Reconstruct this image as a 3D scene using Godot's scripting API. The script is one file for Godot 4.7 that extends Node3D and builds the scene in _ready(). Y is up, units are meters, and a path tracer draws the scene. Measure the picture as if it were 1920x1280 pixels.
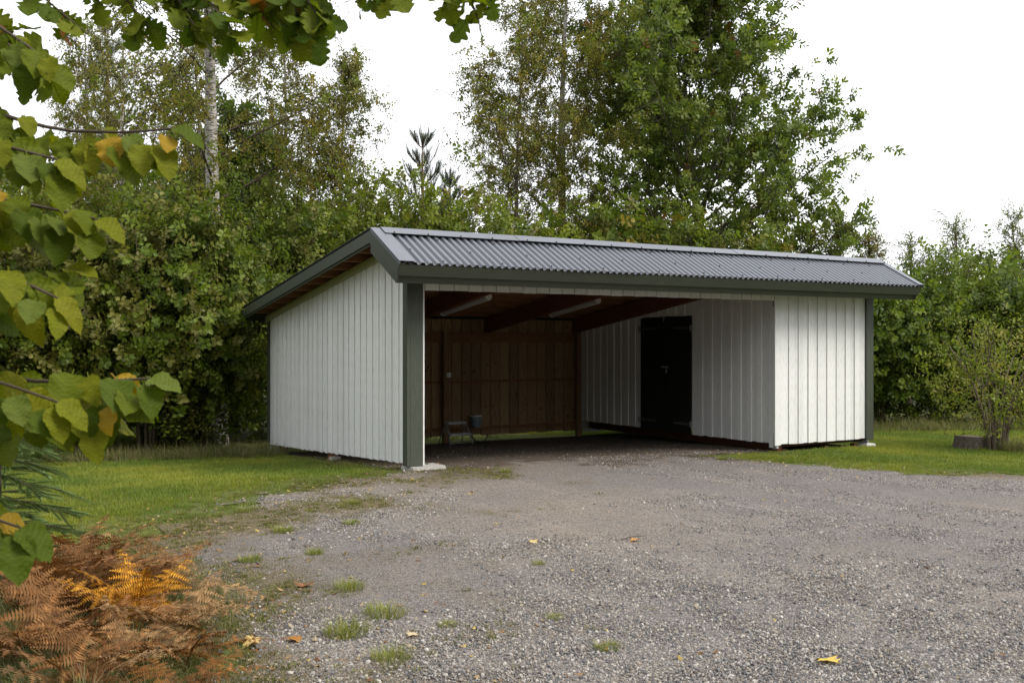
extends Node3D
# A white carport with an open bay and a locked shed, on a gravel yard in front of hazels, birches and an oak, under an overcast sky.
# World axes: x runs along the carport's front to the right, z towards the yard, the front left corner post stands at the origin.

const EYE := Vector3(-5.122, 1.55, 10.887)
const AHEAD := Vector3(0.516, 0.0, -0.8565)
const ASIDE := Vector3(0.8565, 0.0, 0.516)

var rng := RandomNumberGenerator.new()
var noise := FastNoiseLite.new()
var M := {}
var taken := {}

# ---------------------------------------------------------------- mesh collecting
class Bld:
	var v := PackedVector3Array()
	var n := PackedVector3Array()
	var c := PackedColorArray()
	var col := Color.WHITE
	func tri(a: Vector3, b: Vector3, d: Vector3) -> void:
		var k := (d - a).cross(b - a).normalized()
		v.push_back(a); v.push_back(b); v.push_back(d)
		for i in 3:
			n.push_back(k); c.push_back(col)
	func tri_n(a: Vector3, b: Vector3, d: Vector3, na: Vector3, nb: Vector3, nd: Vector3) -> void:
		v.push_back(a); v.push_back(b); v.push_back(d)
		n.push_back(na); n.push_back(nb); n.push_back(nd)
		for i in 3:
			c.push_back(col)
	func quad(a: Vector3, b: Vector3, d: Vector3, e: Vector3) -> void:
		tri(a, b, d); tri(a, d, e)
	# a box given by its eight corners: p[0..3] one end, p[4..7] the other, in the same order
	func hexa(p: Array) -> void:
		var mid := Vector3.ZERO
		for q in p:
			mid += q / 8.0
		for f in [[0, 1, 2, 3], [7, 6, 5, 4], [0, 4, 5, 1], [1, 5, 6, 2], [2, 6, 7, 3], [3, 7, 4, 0]]:
			var a: Vector3 = p[f[0]]; var b: Vector3 = p[f[1]]; var d: Vector3 = p[f[2]]; var e: Vector3 = p[f[3]]
			if (d - a).cross(b - a).dot((a + d) * 0.5 - mid) > 0:
				quad(a, b, d, e)
			else:
				quad(e, d, b, a)
	func box(lo: Vector3, hi: Vector3) -> void:
		hexa([lo, Vector3(hi.x, lo.y, lo.z), Vector3(hi.x, hi.y, lo.z), Vector3(lo.x, hi.y, lo.z),
			Vector3(lo.x, lo.y, hi.z), Vector3(hi.x, lo.y, hi.z), hi, Vector3(lo.x, hi.y, hi.z)])
	# a flat outline in the plane across x, given as (z, y) points, from x0 to x1 (convex, or fan-safe from its first point)
	func slab_x(o: Array, x0: float, x1: float) -> void:
		var k := o.size()
		var mid := Vector2.ZERO
		for q in o:
			mid += q / float(k)
		for i in k:
			var a: Vector2 = o[i]; var b: Vector2 = o[(i + 1) % k]
			var A := Vector3(x0, a.y, a.x); var B := Vector3(x0, b.y, b.x); var D := Vector3(x1, b.y, b.x); var E := Vector3(x1, a.y, a.x)
			var out := (a + b) * 0.5 - mid
			if (D - A).cross(B - A).dot(Vector3(0, out.y, out.x)) > 0: quad(A, B, D, E)
			else: quad(E, D, B, A)
		for i in range(1, k - 1):
			for x in [x0, x1]:
				var a := Vector3(x, o[0].y, o[0].x); var b := Vector3(x, o[i].y, o[i].x); var d := Vector3(x, o[i + 1].y, o[i + 1].x)
				if (d - a).cross(b - a).x * (1.0 if x == maxf(x0, x1) else -1.0) > 0: tri(a, b, d)
				else: tri(a, d, b)
	func tube(pts: Array, rad: Array, sides: int, closed := true) -> void:
		var k := pts.size()
		var rings := []
		var dirs := []
		var side := Vector3.ZERO
		for i in k:
			var t: Vector3 = (pts[mini(i + 1, k - 1)] - pts[maxi(i - 1, 0)]).normalized()
			if side == Vector3.ZERO:
				side = t.cross(Vector3(0.31, 0.2, 0.93)).normalized()
			side = (side - t * side.dot(t)).normalized()
			var up := t.cross(side)
			var ring := []
			var dr := []
			for s in sides:
				var a := TAU * s / sides
				var d := side * cos(a) + up * sin(a)
				dr.append(d); ring.append(pts[i] + d * rad[i])
			rings.append(ring); dirs.append(dr)
		for i in k - 1:
			for s in sides:
				var s2 := (s + 1) % sides
				tri_n(rings[i][s], rings[i + 1][s2], rings[i][s2], dirs[i][s], dirs[i + 1][s2], dirs[i][s2])
				tri_n(rings[i][s], rings[i + 1][s], rings[i + 1][s2], dirs[i][s], dirs[i + 1][s], dirs[i + 1][s2])
		if closed:
			for e in [0, k - 1]:
				for s in range(1, sides - 1):
					if e: tri(rings[e][0], rings[e][s + 1], rings[e][s])
					else: tri(rings[e][0], rings[e][s], rings[e][s + 1])
	func mesh() -> ArrayMesh:
		var a := []
		a.resize(Mesh.ARRAY_MAX)
		a[Mesh.ARRAY_VERTEX] = v; a[Mesh.ARRAY_NORMAL] = n; a[Mesh.ARRAY_COLOR] = c
		var m := ArrayMesh.new()
		m.add_surface_from_arrays(Mesh.PRIMITIVE_TRIANGLES, a)
		return m

# ---------------------------------------------------------------- objects
func numbered(called: String) -> String:
	taken[called] = taken.get(called, -1) + 1
	return called if taken[called] == 0 else "%s_%03d" % [called, taken[called]]

func thing(called: String, label: String, category: String, at := Vector3.ZERO, group := "") -> Node3D:
	var o := Node3D.new()
	o.name = numbered(called); add_child(o); o.position = at
	o.set_meta("label", label); o.set_meta("category", category)
	if group: o.set_meta("group", group)
	return o

func part(called: String, mesh: Mesh, mat: Material, parent: Node3D, at := Vector3.ZERO) -> MeshInstance3D:
	var o := MeshInstance3D.new()
	o.name = called; o.mesh = mesh; o.material_override = mat; o.position = at
	parent.add_child(o, true)
	return o

func single(called: String, mesh: Mesh, mat: Material, label: String, category: String, at := Vector3.ZERO, group := "") -> MeshInstance3D:
	var o := part(numbered(called), mesh, mat, self, at)
	o.set_meta("label", label); o.set_meta("category", category)
	if group: o.set_meta("group", group)
	return o

func node(called: String, parent: Node3D) -> Node3D:
	var o := Node3D.new()
	o.name = called; parent.add_child(o, true)
	return o

func scatter(called: String, mesh: Mesh, mat: Material, parent: Node3D, tf: Array, cols: Array) -> MultiMeshInstance3D:
	var mm := MultiMesh.new()
	mm.transform_format = MultiMesh.TRANSFORM_3D
	mm.use_colors = true
	mm.mesh = mesh
	mm.instance_count = tf.size()
	var buf := PackedFloat32Array()
	buf.resize(tf.size() * 16)
	for i in tf.size():
		var t: Transform3D = tf[i]; var k: Color = cols[i]; var b := i * 16
		buf[b] = t.basis.x.x; buf[b + 1] = t.basis.y.x; buf[b + 2] = t.basis.z.x; buf[b + 3] = t.origin.x
		buf[b + 4] = t.basis.x.y; buf[b + 5] = t.basis.y.y; buf[b + 6] = t.basis.z.y; buf[b + 7] = t.origin.y
		buf[b + 8] = t.basis.x.z; buf[b + 9] = t.basis.y.z; buf[b + 10] = t.basis.z.z; buf[b + 11] = t.origin.z
		buf[b + 12] = k.r; buf[b + 13] = k.g; buf[b + 14] = k.b; buf[b + 15] = 1.0
	mm.buffer = buf
	var o := MultiMeshInstance3D.new()
	o.name = called; o.multimesh = mm; o.material_override = mat
	o.set_meta("kind", "stuff")
	parent.add_child(o, true)
	return o

func aim(y: Vector3, spin: float, s: float) -> Basis:   # a basis whose y axis points along y, turned by spin
	y = y.normalized()
	var x := y.cross(Vector3(0.12, 0.37, 0.92)).normalized()
	x = x.rotated(y, spin)
	return Basis(x * s, y * s, x.cross(y) * s)

func rv() -> Vector3:
	return Vector3(rng.randfn(), rng.randfn(), rng.randfn()).normalized()

func rr(a: float, b: float) -> float:
	return rng.randf_range(a, b)

func spot(side: float, ahead: float, y := 0.0) -> Vector3:   # a place on the plot, measured from the edge of the drive where one stands
	var p := EYE + ASIDE * side + AHEAD * ahead
	return Vector3(p.x, y, p.z)

func grounded(side: float, ahead: float) -> Vector3:
	var p := spot(side, ahead)
	p.y = lie(p.x, p.z)
	return p

# ---------------------------------------------------------------- materials
func noise_tex(freq: float, ramp: Array, size := 512, type := FastNoiseLite.TYPE_SIMPLEX_SMOOTH, ret := -1, octaves := 4, sd := 1, jitter := 1.0) -> NoiseTexture2D:
	var f := FastNoiseLite.new()
	f.noise_type = type; f.frequency = freq; f.seed = sd; f.fractal_octaves = octaves
	if ret >= 0:
		f.cellular_return_type = ret; f.cellular_jitter = jitter; f.fractal_type = FastNoiseLite.FRACTAL_NONE
	var t := NoiseTexture2D.new()
	t.width = size; t.height = size; t.seamless = true; t.noise = f; t.generate_mipmaps = false
	if ramp:
		var g := Gradient.new()
		var offs := PackedFloat32Array(); var cs := PackedColorArray()
		for r in ramp:
			offs.push_back(r[0]); cs.push_back(r[1])
		g.offsets = offs; g.colors = cs
		t.color_ramp = g
	return t

func lin(r: float, g: float, b: float) -> Color:
	return Color(r, g, b).linear_to_srgb()

func grey(k: float) -> Color:
	return lin(k, k, k)

func surface(c: Color, rough: float, tex: Texture2D = null, sc := Vector3.ONE, bump: Texture2D = null, bump_cm := 0.0) -> StandardMaterial3D:
	var m := StandardMaterial3D.new()
	m.albedo_color = c; m.roughness = rough; m.metallic_specular = 0.4
	if tex:
		m.albedo_texture = tex; m.uv1_triplanar = true; m.uv1_world_triplanar = true; m.uv1_scale = sc
	if bump:
		m.heightmap_enabled = true; m.heightmap_texture = bump; m.heightmap_scale = bump_cm
		m.uv1_triplanar = true; m.uv1_world_triplanar = true; m.uv1_scale = sc
	return m

func leaf_mat(c: Color, glow: Color, rough := 0.5) -> StandardMaterial3D:
	var m := StandardMaterial3D.new()
	m.albedo_color = c; m.roughness = rough; m.metallic_specular = 0.4
	m.vertex_color_use_as_albedo = true
	m.backlight_enabled = true; m.backlight = glow
	m.cull_mode = BaseMaterial3D.CULL_DISABLED
	return m

func make_materials() -> void:
	var W := Color.WHITE
	var streak := noise_tex(0.02, [[0.0, grey(0.72)], [0.4, grey(0.93)], [1.0, W]], 512, FastNoiseLite.TYPE_SIMPLEX_SMOOTH, -1, 5, 3)
	var grain := noise_tex(0.02, [[0.0, grey(0.0)], [1.0, W]], 512, FastNoiseLite.TYPE_SIMPLEX_SMOOTH, -1, 5, 8)
	# white paint, three tones of board
	M.white = [surface(lin(0.74, 0.74, 0.725), 0.6, streak, Vector3(5, 0.5, 5), grain, 0.15), surface(lin(0.70, 0.70, 0.685), 0.62, streak, Vector3(4, 0.4, 4), grain, 0.15), surface(lin(0.77, 0.77, 0.75), 0.58, streak, Vector3(6, 0.6, 6), grain, 0.15)]
	M.green = surface(lin(0.066, 0.076, 0.055), 0.55, noise_tex(0.02, [[0.0, grey(0.7)], [1.0, W]], 512, FastNoiseLite.TYPE_SIMPLEX_SMOOTH, -1, 5, 4), Vector3(3, 0.4, 3), grain, 0.12)
	M.green_long = surface(lin(0.066, 0.076, 0.055), 0.55, noise_tex(0.02, [[0.0, grey(0.7)], [1.0, W]], 512, FastNoiseLite.TYPE_SIMPLEX_SMOOTH, -1, 5, 14), Vector3(0.35, 4, 4), grain, 0.12)
	var pine := noise_tex(0.018, [[0.0, lin(0.26, 0.14, 0.065)], [0.35, lin(0.42, 0.26, 0.14)], [0.7, lin(0.50, 0.33, 0.19)], [1.0, lin(0.58, 0.40, 0.25)]], 512, FastNoiseLite.TYPE_SIMPLEX_SMOOTH, -1, 4, 21)
	M.pine = [surface(lin(0.62, 0.60, 0.54), 0.7, pine, Vector3(4, 0.35, 4), grain, 0.2), surface(lin(0.48, 0.46, 0.42), 0.7, pine, Vector3(5, 0.3, 5), grain, 0.2), surface(lin(0.72, 0.70, 0.62), 0.7, pine, Vector3(3, 0.3, 3), grain, 0.2)]
	M.beam = surface(lin(0.34, 0.19, 0.13), 0.7, pine, Vector3(0.35, 4, 0.35), grain, 0.2)
	M.rail = surface(lin(0.46, 0.34, 0.25), 0.7, pine, Vector3(0.35, 5, 5), grain, 0.2)
	M.olive = surface(lin(0.40, 0.385, 0.24), 0.6, streak, Vector3(0.5, 5, 0.5), grain, 0.15)
	M.dark_wood = surface(lin(0.17, 0.10, 0.07), 0.75, pine, Vector3(0.35, 4, 4), grain, 0.2)
	M.knot = surface(lin(0.045, 0.02, 0.01), 0.7)
	M.metal = surface(lin(0.105, 0.11, 0.13), 0.36, noise_tex(0.012, [[0.0, grey(0.86)], [1.0, W]], 512, FastNoiseLite.TYPE_SIMPLEX_SMOOTH, -1, 3, 9), Vector3(0.5, 0.5, 0.5))
	M.metal.metallic_specular = 0.55
	M.screw = surface(lin(0.02, 0.02, 0.025), 0.5)
	M.door = surface(lin(0.012, 0.013, 0.012), 0.5, streak, Vector3(4, 0.4, 4), grain, 0.15)
	M.iron = surface(lin(0.10, 0.10, 0.105), 0.55); M.iron.metallic = 0.4
	M.zinc = surface(lin(0.38, 0.38, 0.39), 0.45); M.zinc.metallic = 0.6
	M.plastic_white = surface(lin(0.72, 0.71, 0.68), 0.4)
	M.tube_cover = surface(lin(0.66, 0.65, 0.62), 0.3)
	M.bucket = surface(lin(0.16, 0.20, 0.23), 0.45)
	M.concrete = surface(W, 0.9, noise_tex(0.03, [[0.0, lin(0.20, 0.19, 0.17)], [0.5, lin(0.36, 0.35, 0.32)], [1.0, lin(0.46, 0.45, 0.42)]], 512, FastNoiseLite.TYPE_SIMPLEX_SMOOTH, -1, 5, 31), Vector3(2, 2, 2), grain, 0.4)
	M.rubber = surface(lin(0.03, 0.03, 0.03), 0.6)
	# bark
	M.birch = surface(W, 0.8, noise_tex(0.012, [[0.0, lin(0.03, 0.027, 0.024)], [0.30, lin(0.09, 0.08, 0.07)], [0.42, lin(0.34, 0.31, 0.28)], [0.7, lin(0.46, 0.43, 0.39)], [1.0, lin(0.56, 0.53, 0.49)]], 512, FastNoiseLite.TYPE_SIMPLEX_SMOOTH, -1, 5, 41), Vector3(0.8, 4.5, 0.8), grain, 0.8)
	M.bark = surface(W, 0.9, noise_tex(0.02, [[0.0, lin(0.03, 0.024, 0.018)], [0.5, lin(0.085, 0.07, 0.055)], [1.0, lin(0.17, 0.15, 0.12)]], 512, FastNoiseLite.TYPE_SIMPLEX_SMOOTH, -1, 5, 43), Vector3(3, 0.8, 3), grain, 1.2)
	M.twig = surface(lin(0.07, 0.05, 0.035), 0.8)
	M.stem = surface(lin(0.13, 0.10, 0.07), 0.8)
	M.pine_bark = surface(lin(0.20, 0.11, 0.06), 0.9)
	M.cut_wood = surface(W, 0.9, noise_tex(0.05, [[0.0, lin(0.12, 0.09, 0.06)], [1.0, lin(0.34, 0.28, 0.2)]], 256), Vector3(3, 3, 3))
	# leaves: the colour comes with the vertices and the copies
	M.leaf = leaf_mat(Color.WHITE, lin(0.95, 1.0, 0.5))
	M.leaf_near = leaf_mat(Color.WHITE, lin(0.95, 1.0, 0.3), 0.62)
	M.leaf_near.metallic_specular = 0.25
	M.needle = leaf_mat(Color.WHITE, lin(0.1, 0.12, 0.08), 0.6)
	M.dry = leaf_mat(Color.WHITE, lin(0.45, 0.38, 0.25), 0.8)
	M.blade = leaf_mat(Color.WHITE, lin(0.7, 0.75, 0.35), 0.55)
	# ground
	var cells := [[0.0, lin(0.12, 0.115, 0.115)], [0.16, lin(0.17, 0.165, 0.165)], [0.33, lin(0.22, 0.21, 0.205)], [0.5, lin(0.26, 0.24, 0.22)], [0.66, lin(0.29, 0.275, 0.265)], [0.82, lin(0.32, 0.295, 0.265)], [0.93, lin(0.38, 0.365, 0.35)], [1.0, lin(0.46, 0.44, 0.42)]]
	M.gravel = surface(W, 0.92, noise_tex(0.105, cells, 1024, FastNoiseLite.TYPE_CELLULAR, FastNoiseLite.RETURN_CELL_VALUE, 1, 51), Vector3(0.9, 0.9, 0.9), noise_tex(0.105, [[0.0, W], [1.0, Color.BLACK]], 1024, FastNoiseLite.TYPE_CELLULAR, FastNoiseLite.RETURN_DISTANCE, 1, 51), 1.6)
	M.gravel.vertex_color_use_as_albedo = true
	M.stone = surface(W, 0.85); M.stone.vertex_color_use_as_albedo = true
	M.soil = surface(W, 0.95, noise_tex(0.05, [[0.0, grey(0.45)], [0.5, grey(0.8)], [1.0, W]], 1024, FastNoiseLite.TYPE_SIMPLEX_SMOOTH, -1, 5, 61), Vector3(0.7, 0.7, 0.7), grain, 2.0)
	M.soil.vertex_color_use_as_albedo = true

# ---------------------------------------------------------------- the lie of the land
func lie(x: float, z: float) -> float:
	var y := 0.057 * clampf(z, -8.0, 0.0)
	y -= 0.02 * clampf(x, 0.0, 10.0) * clampf((z + 6.0) / 6.0, 0.12, 1.0)
	y += 0.022 * noise.get_noise_2d(x * 22.0, z * 22.0)
	return y

var yard := PackedVector2Array([Vector2(-4.3, 8.2), Vector2(-4.0, 6.2), Vector2(-3.95, 4.9), Vector2(-3.75, 3.0), Vector2(-2.75, 1.6), Vector2(-1.9, 0.9), Vector2(-0.75, 0.25), Vector2(0.05, -0.05), Vector2(0.12, -5.3), Vector2(6.2, -5.3), Vector2(6.25, -0.2), Vector2(4.7, -0.1), Vector2(5.0, 1.2), Vector2(5.75, 2.15), Vector2(6.6, 3.7), Vector2(8.2, 7.0), Vector2(10.5, 12.5), Vector2(-6.5, 12.5)])

func edge_of(p: Vector2) -> float:   # how far inside the gravel a point lies; negative on the grass
	var best := 1e9
	for i in yard.size():
		best = minf(best, p.distance_to(Geometry2D.get_closest_point_to_segment(p, yard[i], yard[(i + 1) % yard.size()])))
	return best if Geometry2D.is_point_in_polygon(p, yard) else -best

func gravelly(x: float, z: float) -> float:
	var d := edge_of(Vector2(x, z))
	if x > -0.02 and x < 6.25 and z < -0.1: return maxf(d, 0.05)
	return d + 0.55 * noise.get_noise_2d(x * 60 + 900, z * 60) + 0.35 * noise.get_noise_2d(x * 300, z * 300 + 70)

func steps(lo: float, hi: float, fine: float, far: float) -> PackedFloat32Array:
	var left := []
	var d := fine
	var x := lo
	while x > -far:
		d *= 1.35; x -= d; left.push_front(x)
	var out := PackedFloat32Array(left)
	x = lo
	while x < hi:
		out.push_back(x); x += fine
	d = fine
	while x < far:
		out.push_back(x); x += d; d *= 1.35
	return out

func sheet(xs: PackedFloat32Array, zs: PackedFloat32Array, height: Callable, tint: Callable, keep: Callable) -> ArrayMesh:
	var nx := xs.size()
	var v := PackedVector3Array(); var n := PackedVector3Array(); var c := PackedColorArray(); var idx := PackedInt32Array()
	var ok := PackedByteArray()
	for z in zs:
		for x in xs:
			v.push_back(Vector3(x, height.call(x, z), z)); c.push_back(tint.call(x, z)); ok.push_back(1 if keep.call(x, z) else 0)
	n.resize(v.size())
	for j in zs.size():
		for i in nx:
			var l: Vector3 = v[j * nx + maxi(i - 1, 0)]; var r: Vector3 = v[j * nx + mini(i + 1, nx - 1)]
			var u: Vector3 = v[maxi(j - 1, 0) * nx + i]; var d: Vector3 = v[mini(j + 1, zs.size() - 1) * nx + i]
			n[j * nx + i] = (d - u).cross(r - l).normalized()
	for j in zs.size() - 1:
		for i in nx - 1:
			var a := j * nx + i
			if ok[a] and ok[a + 1] and ok[a + nx] and ok[a + nx + 1]:
				idx.append_array([a, a + 1, a + nx + 1, a, a + nx + 1, a + nx])
	var arr := []
	arr.resize(Mesh.ARRAY_MAX)
	arr[Mesh.ARRAY_VERTEX] = v; arr[Mesh.ARRAY_NORMAL] = n; arr[Mesh.ARRAY_COLOR] = c; arr[Mesh.ARRAY_INDEX] = idx
	var m := ArrayMesh.new()
	m.add_surface_from_arrays(Mesh.PRIMITIVE_TRIANGLES, arr)
	return m

func lawn_tint(x: float, z: float) -> Color:
	var k := 0.5 + 0.5 * noise.get_noise_2d(x * 40, z * 40 + 300)
	return Color(0.075, 0.10, 0.02).lerp(Color(0.13, 0.135, 0.035), k)

func mossy(x: float, z: float, d: float) -> float:
	var n := noise.get_noise_2d(x * 70, z * 70 + 500)
	return clampf(1.1 - d * 0.62 + 1.3 * n, 0, 1) if x < 1.5 else clampf(0.5 - d * 0.9 + n, 0, 1)

func yard_tint(x: float, z: float) -> Color:
	var k := clampf(0.5 + 0.9 * noise.get_noise_2d(x * 16 + 40, z * 16) + 0.4 * noise.get_noise_2d(x * 110, z * 110), 0, 1)
	var c := Color(0.70, 0.66, 0.65).lerp(Color(0.92, 0.82, 0.71), k)
	var d := edge_of(Vector2(x, z))
	var moss := mossy(x, z, d)
	c = c.lerp(Color(0.58, 0.47, 0.27), moss * 0.9)
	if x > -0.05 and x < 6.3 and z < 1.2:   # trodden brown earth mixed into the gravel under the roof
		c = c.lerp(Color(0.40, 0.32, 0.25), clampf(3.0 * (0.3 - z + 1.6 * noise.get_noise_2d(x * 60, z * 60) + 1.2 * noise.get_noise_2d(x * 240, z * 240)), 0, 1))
	return c

func make_ground() -> void:
	var g := part("ground", sheet(steps(-9.0, 13.0, 0.22, 420.0), steps(-8.0, 12.0, 0.22, 420.0), func(x, z): return lie(x, z) - 0.02 if Geometry2D.is_point_in_polygon(Vector2(x, z), yard) else lie(x, z), lawn_tint, func(_x, _z): return true), M.soil, self)
	g.set_meta("kind", "structure")
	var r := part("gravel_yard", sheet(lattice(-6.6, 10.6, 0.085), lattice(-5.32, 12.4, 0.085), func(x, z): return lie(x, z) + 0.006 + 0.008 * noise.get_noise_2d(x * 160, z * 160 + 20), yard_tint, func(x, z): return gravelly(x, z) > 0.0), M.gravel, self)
	r.set_meta("kind", "structure")

func lattice(a: float, b: float, s: float) -> PackedFloat32Array:
	var out := PackedFloat32Array()
	while a <= b:
		out.push_back(a); a += s
	return out

# ---------------------------------------------------------------- the carport
const SHED := 6.2       # x of the partition
const END := 8.25       # x of the far gable wall
const BACK := -5.4
const OUT := 0.42       # roof overhang at the gables
func roof_y(z: float) -> float:   # top of the roof boards over the rear slope
	return 2.874 + (z + 0.165) * 0.1472

func board_mesh(axis: int, a: float, b: float, t0: float, t1: float, y0a: float, y0b: float, y1a: float, y1b: float) -> ArrayMesh:
	# an upright board from a to b along x (axis 0) or z (axis 2), t0..t1 thick on the other axis, with sloping foot and head
	var m := Bld.new()
	var p := []
	for e in [[a, y0a, y1a], [b, y0b, y1b]]:
		for q in [[t0, e[1]], [t1, e[1]], [t1, e[2]], [t0, e[2]]]:
			p.append(Vector3(e[0], q[1], q[0]) if axis == 0 else Vector3(q[0], q[1], e[0]))
	m.hexa(p)
	return m.mesh()

# board and batten: wide boards with a narrower board lapping each joint on the outer side
func cladding(parent: Node3D, axis: int, a: float, b: float, face: float, outward: float, foot: Callable, head: Callable, mats: Array, pitch := 0.21) -> void:
	var k := int(round((b - a) / pitch))
	var w := (b - a) / k
	for i in k:
		var s := a + i * w; var e := s + w
		var jit := rr(-0.006, 0.006)
		part("board", board_mesh(axis, s + 0.002, e - 0.002, face, face + outward * 0.022, foot.call(s) + jit, foot.call(e) + jit, head.call(s), head.call(e)), mats[rng.randi() % mats.size()], parent)
		var c := e + rr(-0.004, 0.004)
		if i < k - 1:
			var j2 := rr(-0.008, 0.006)
			part("batten", board_mesh(axis, c - 0.052, c + 0.052, face + outward * 0.0225, face + outward * (0.038 + rr(-0.002, 0.002)), foot.call(c) + j2, foot.call(c) + j2, head.call(c - 0.052), head.call(c + 0.052)), mats[rng.randi() % mats.size()], parent)

func make_carport() -> void:
	var cp := thing("carport", "white board and batten carport with green trim and grey corrugated roof", "carport")
	var boxm := func(lo: Vector3, hi: Vector3) -> ArrayMesh:
		var m := Bld.new(); m.box(lo, hi); return m.mesh()
	# left gable wall
	var lw := node("gable_wall", cp)
	var foot_l := func(z): return 0.076 + (z + 0.12) * 0.0457
	cladding(lw, 2, BACK + 0.02, -0.10, 0.0, -1.0, foot_l, func(z): return roof_y(z) - 0.17, M.white, 0.203)
	part("corner_board", boxm.call(Vector3(-0.046, 0.05, -0.10), Vector3(-0.001, 2.42, 0.024)), M.green, lw)
	part("corner_board", boxm.call(Vector3(-0.05, -0.12, BACK - 0.06), Vector3(0.07, 1.86, BACK + 0.019)), M.green, lw)
	var tm := Bld.new()
	tm.slab_x([Vector2(-0.35, roof_y(-0.35) - 0.115), Vector2(BACK - 0.12, roof_y(BACK - 0.12) - 0.115), Vector2(BACK - 0.12, roof_y(BACK - 0.12) - 0.215), Vector2(-0.35, roof_y(-0.35) - 0.215)], -0.068, -0.045)
	part("trim_board", tm.mesh(), M.olive, lw)
	for i in 3:
		var z := -0.06 - i * 2.6
		part("post", boxm.call(Vector3(0.001, lie(0, z) - 0.02, z - 0.10), Vector3(0.11, roof_y(z) - 0.36, z - 0.0)), M.beam, lw)
	for y in [0.32, 0.95, 1.6]:
		part("rail", boxm.call(Vector3(0.001, y, BACK + 0.2), Vector3(0.045, y + 0.095, -0.17)), M.rail, lw)
	# front: corner casing of the left post
	part("corner_board", boxm.call(Vector3(0.0, 0.05, 0.0), Vector3(0.165, 2.42, 0.026)), M.green, cp)
	part("reveal_board", boxm.call(Vector3(0.166, 0.055, -0.115), Vector3(0.190, 2.42, 0.014)), M.white[2], cp)
	# header over the opening: short white boards with open joints
	var hd := node("header", cp)
	var x := 0.195
	while x < SHED - 0.14:
		var w := minf(0.196, SHED - 0.13 - x)
		part("board", boxm.call(Vector3(x + 0.003, 2.172 + rr(-0.004, 0.003), 0.0), Vector3(x + w - 0.004, 2.5, 0.022 + rr(-0.003, 0.003))), M.white[rng.randi() % 3], hd)
		x += 0.2
	part("lintel", boxm.call(Vector3(0.12, 2.19, -0.13), Vector3(SHED, 2.5, -0.003)), M.beam, hd)
	# shed front, right of the opening
	var sf := node("shed_front", cp)
	part("corner_board", boxm.call(Vector3(SHED - 0.12, -0.03, -0.002), Vector3(SHED + 0.0, 2.5, 0.028)), M.white[0], sf)
	cladding(sf, 0, SHED + 0.002, END - 0.14, 0.0, 1.0, func(_x): return -0.018, func(_x): return 2.5, M.white, 0.212)
	part("corner_board", boxm.call(Vector3(END - 0.137, -0.05, -0.03), Vector3(END + 0.03, 2.5, 0.05)), M.green, sf)
	# partition between bay and shed, with its double door
	var pw := node("partition_wall", cp)
	var hd_p := func(z): return roof_y(z) - 0.2
	cladding(pw, 2, BACK + 0.15, -3.31, SHED - 0.012, -1.0, func(_z): return 0.0, hd_p, M.white, 0.212)
	cladding(pw, 2, -1.948, -0.155, SHED - 0.012, -1.0, func(z): return -0.012 + z * 0.004, hd_p, M.white, 0.212)
	cladding(pw, 2, -3.31, -1.948, SHED - 0.012, -1.0, func(_z): return 1.985, hd_p, M.white, 0.212)
	part("corner_board", boxm.call(Vector3(SHED - 0.062, -0.075, -0.155), Vector3(SHED - 0.013, 2.19, -0.003)), M.white[0], pw)
	part("anchor", boxm.call(Vector3(SHED - 0.07, -0.09, -0.06), Vector3(SHED - 0.0625, 0.16, -0.025)), M.zinc, pw)
	part("bracket", boxm.call(Vector3(SHED - 0.085, 2.08, -0.06), Vector3(SHED - 0.0625, 2.165, -0.02)), M.iron, pw)
	part("sill_beam", boxm.call(Vector3(SHED + 0.16, -0.16, BACK + 0.2), Vector3(SHED + 0.26, -0.004, -0.2)), M.dark_wood, pw)
	part("post", boxm.call(Vector3(SHED + 0.012, -0.2, -0.16), Vector3(SHED + 0.11, 2.3, -0.06)), M.beam, pw)
	for d in [[-3.303, -2.632, 1.962, 0.0, 1], [-2.626, -1.957, 1.985, -0.015, -1]]:
		var leaf := node("door", pw)
		var k := 5
		var w: float = (d[1] - d[0]) / k
		for i in k:
			part("board", boxm.call(Vector3(SHED - 0.062, d[3], d[0] + i * w + 0.003), Vector3(SHED - 0.035 - 0.004 * (i % 2), d[2] - 0.002 * i, d[0] + (i + 1) * w - 0.003)), M.door, leaf)
		for y in [1.775, 0.15]:
			var z0: float = d[0] - 0.02 if d[4] > 0 else d[1] + 0.02
			var z1: float = z0 + d[4] * 0.46
			part("hinge", boxm.call(Vector3(SHED - 0.07, y - 0.02, minf(z0, z1)), Vector3(SHED - 0.0625, y + 0.02, maxf(z0, z1))), M.iron, leaf)
			part("hinge_pin", boxm.call(Vector3(SHED - 0.083, y - 0.05, z0 - 0.022), Vector3(SHED - 0.056, y + 0.05, z0 + 0.022)), M.zinc, leaf)
		if d[4] < 0:
			var lm := Bld.new()
			lm.box(Vector3(SHED - 0.082, 1.09, -2.70), Vector3(SHED - 0.063, 1.12, -2.53))
			part("hasp", lm.mesh(), M.zinc, leaf)
			var lk := Bld.new()
			lk.box(Vector3(SHED - 0.10, 1.0, -2.575), Vector3(SHED - 0.083, 1.06, -2.535))
			lk.tube([Vector3(SHED - 0.09, 1.06, -2.57), Vector3(SHED - 0.09, 1.105, -2.565), Vector3(SHED - 0.09, 1.105, -2.545), Vector3(SHED - 0.09, 1.06, -2.54)], [0.004, 0.004, 0.004, 0.004], 6)
			part("padlock", lk.mesh(), M.zinc, leaf)
			part("bolt", boxm.call(Vector3(SHED - 0.075, 1.90, -2.66), Vector3(SHED - 0.063, 2.0, -2.645)), M.zinc, leaf)
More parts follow.
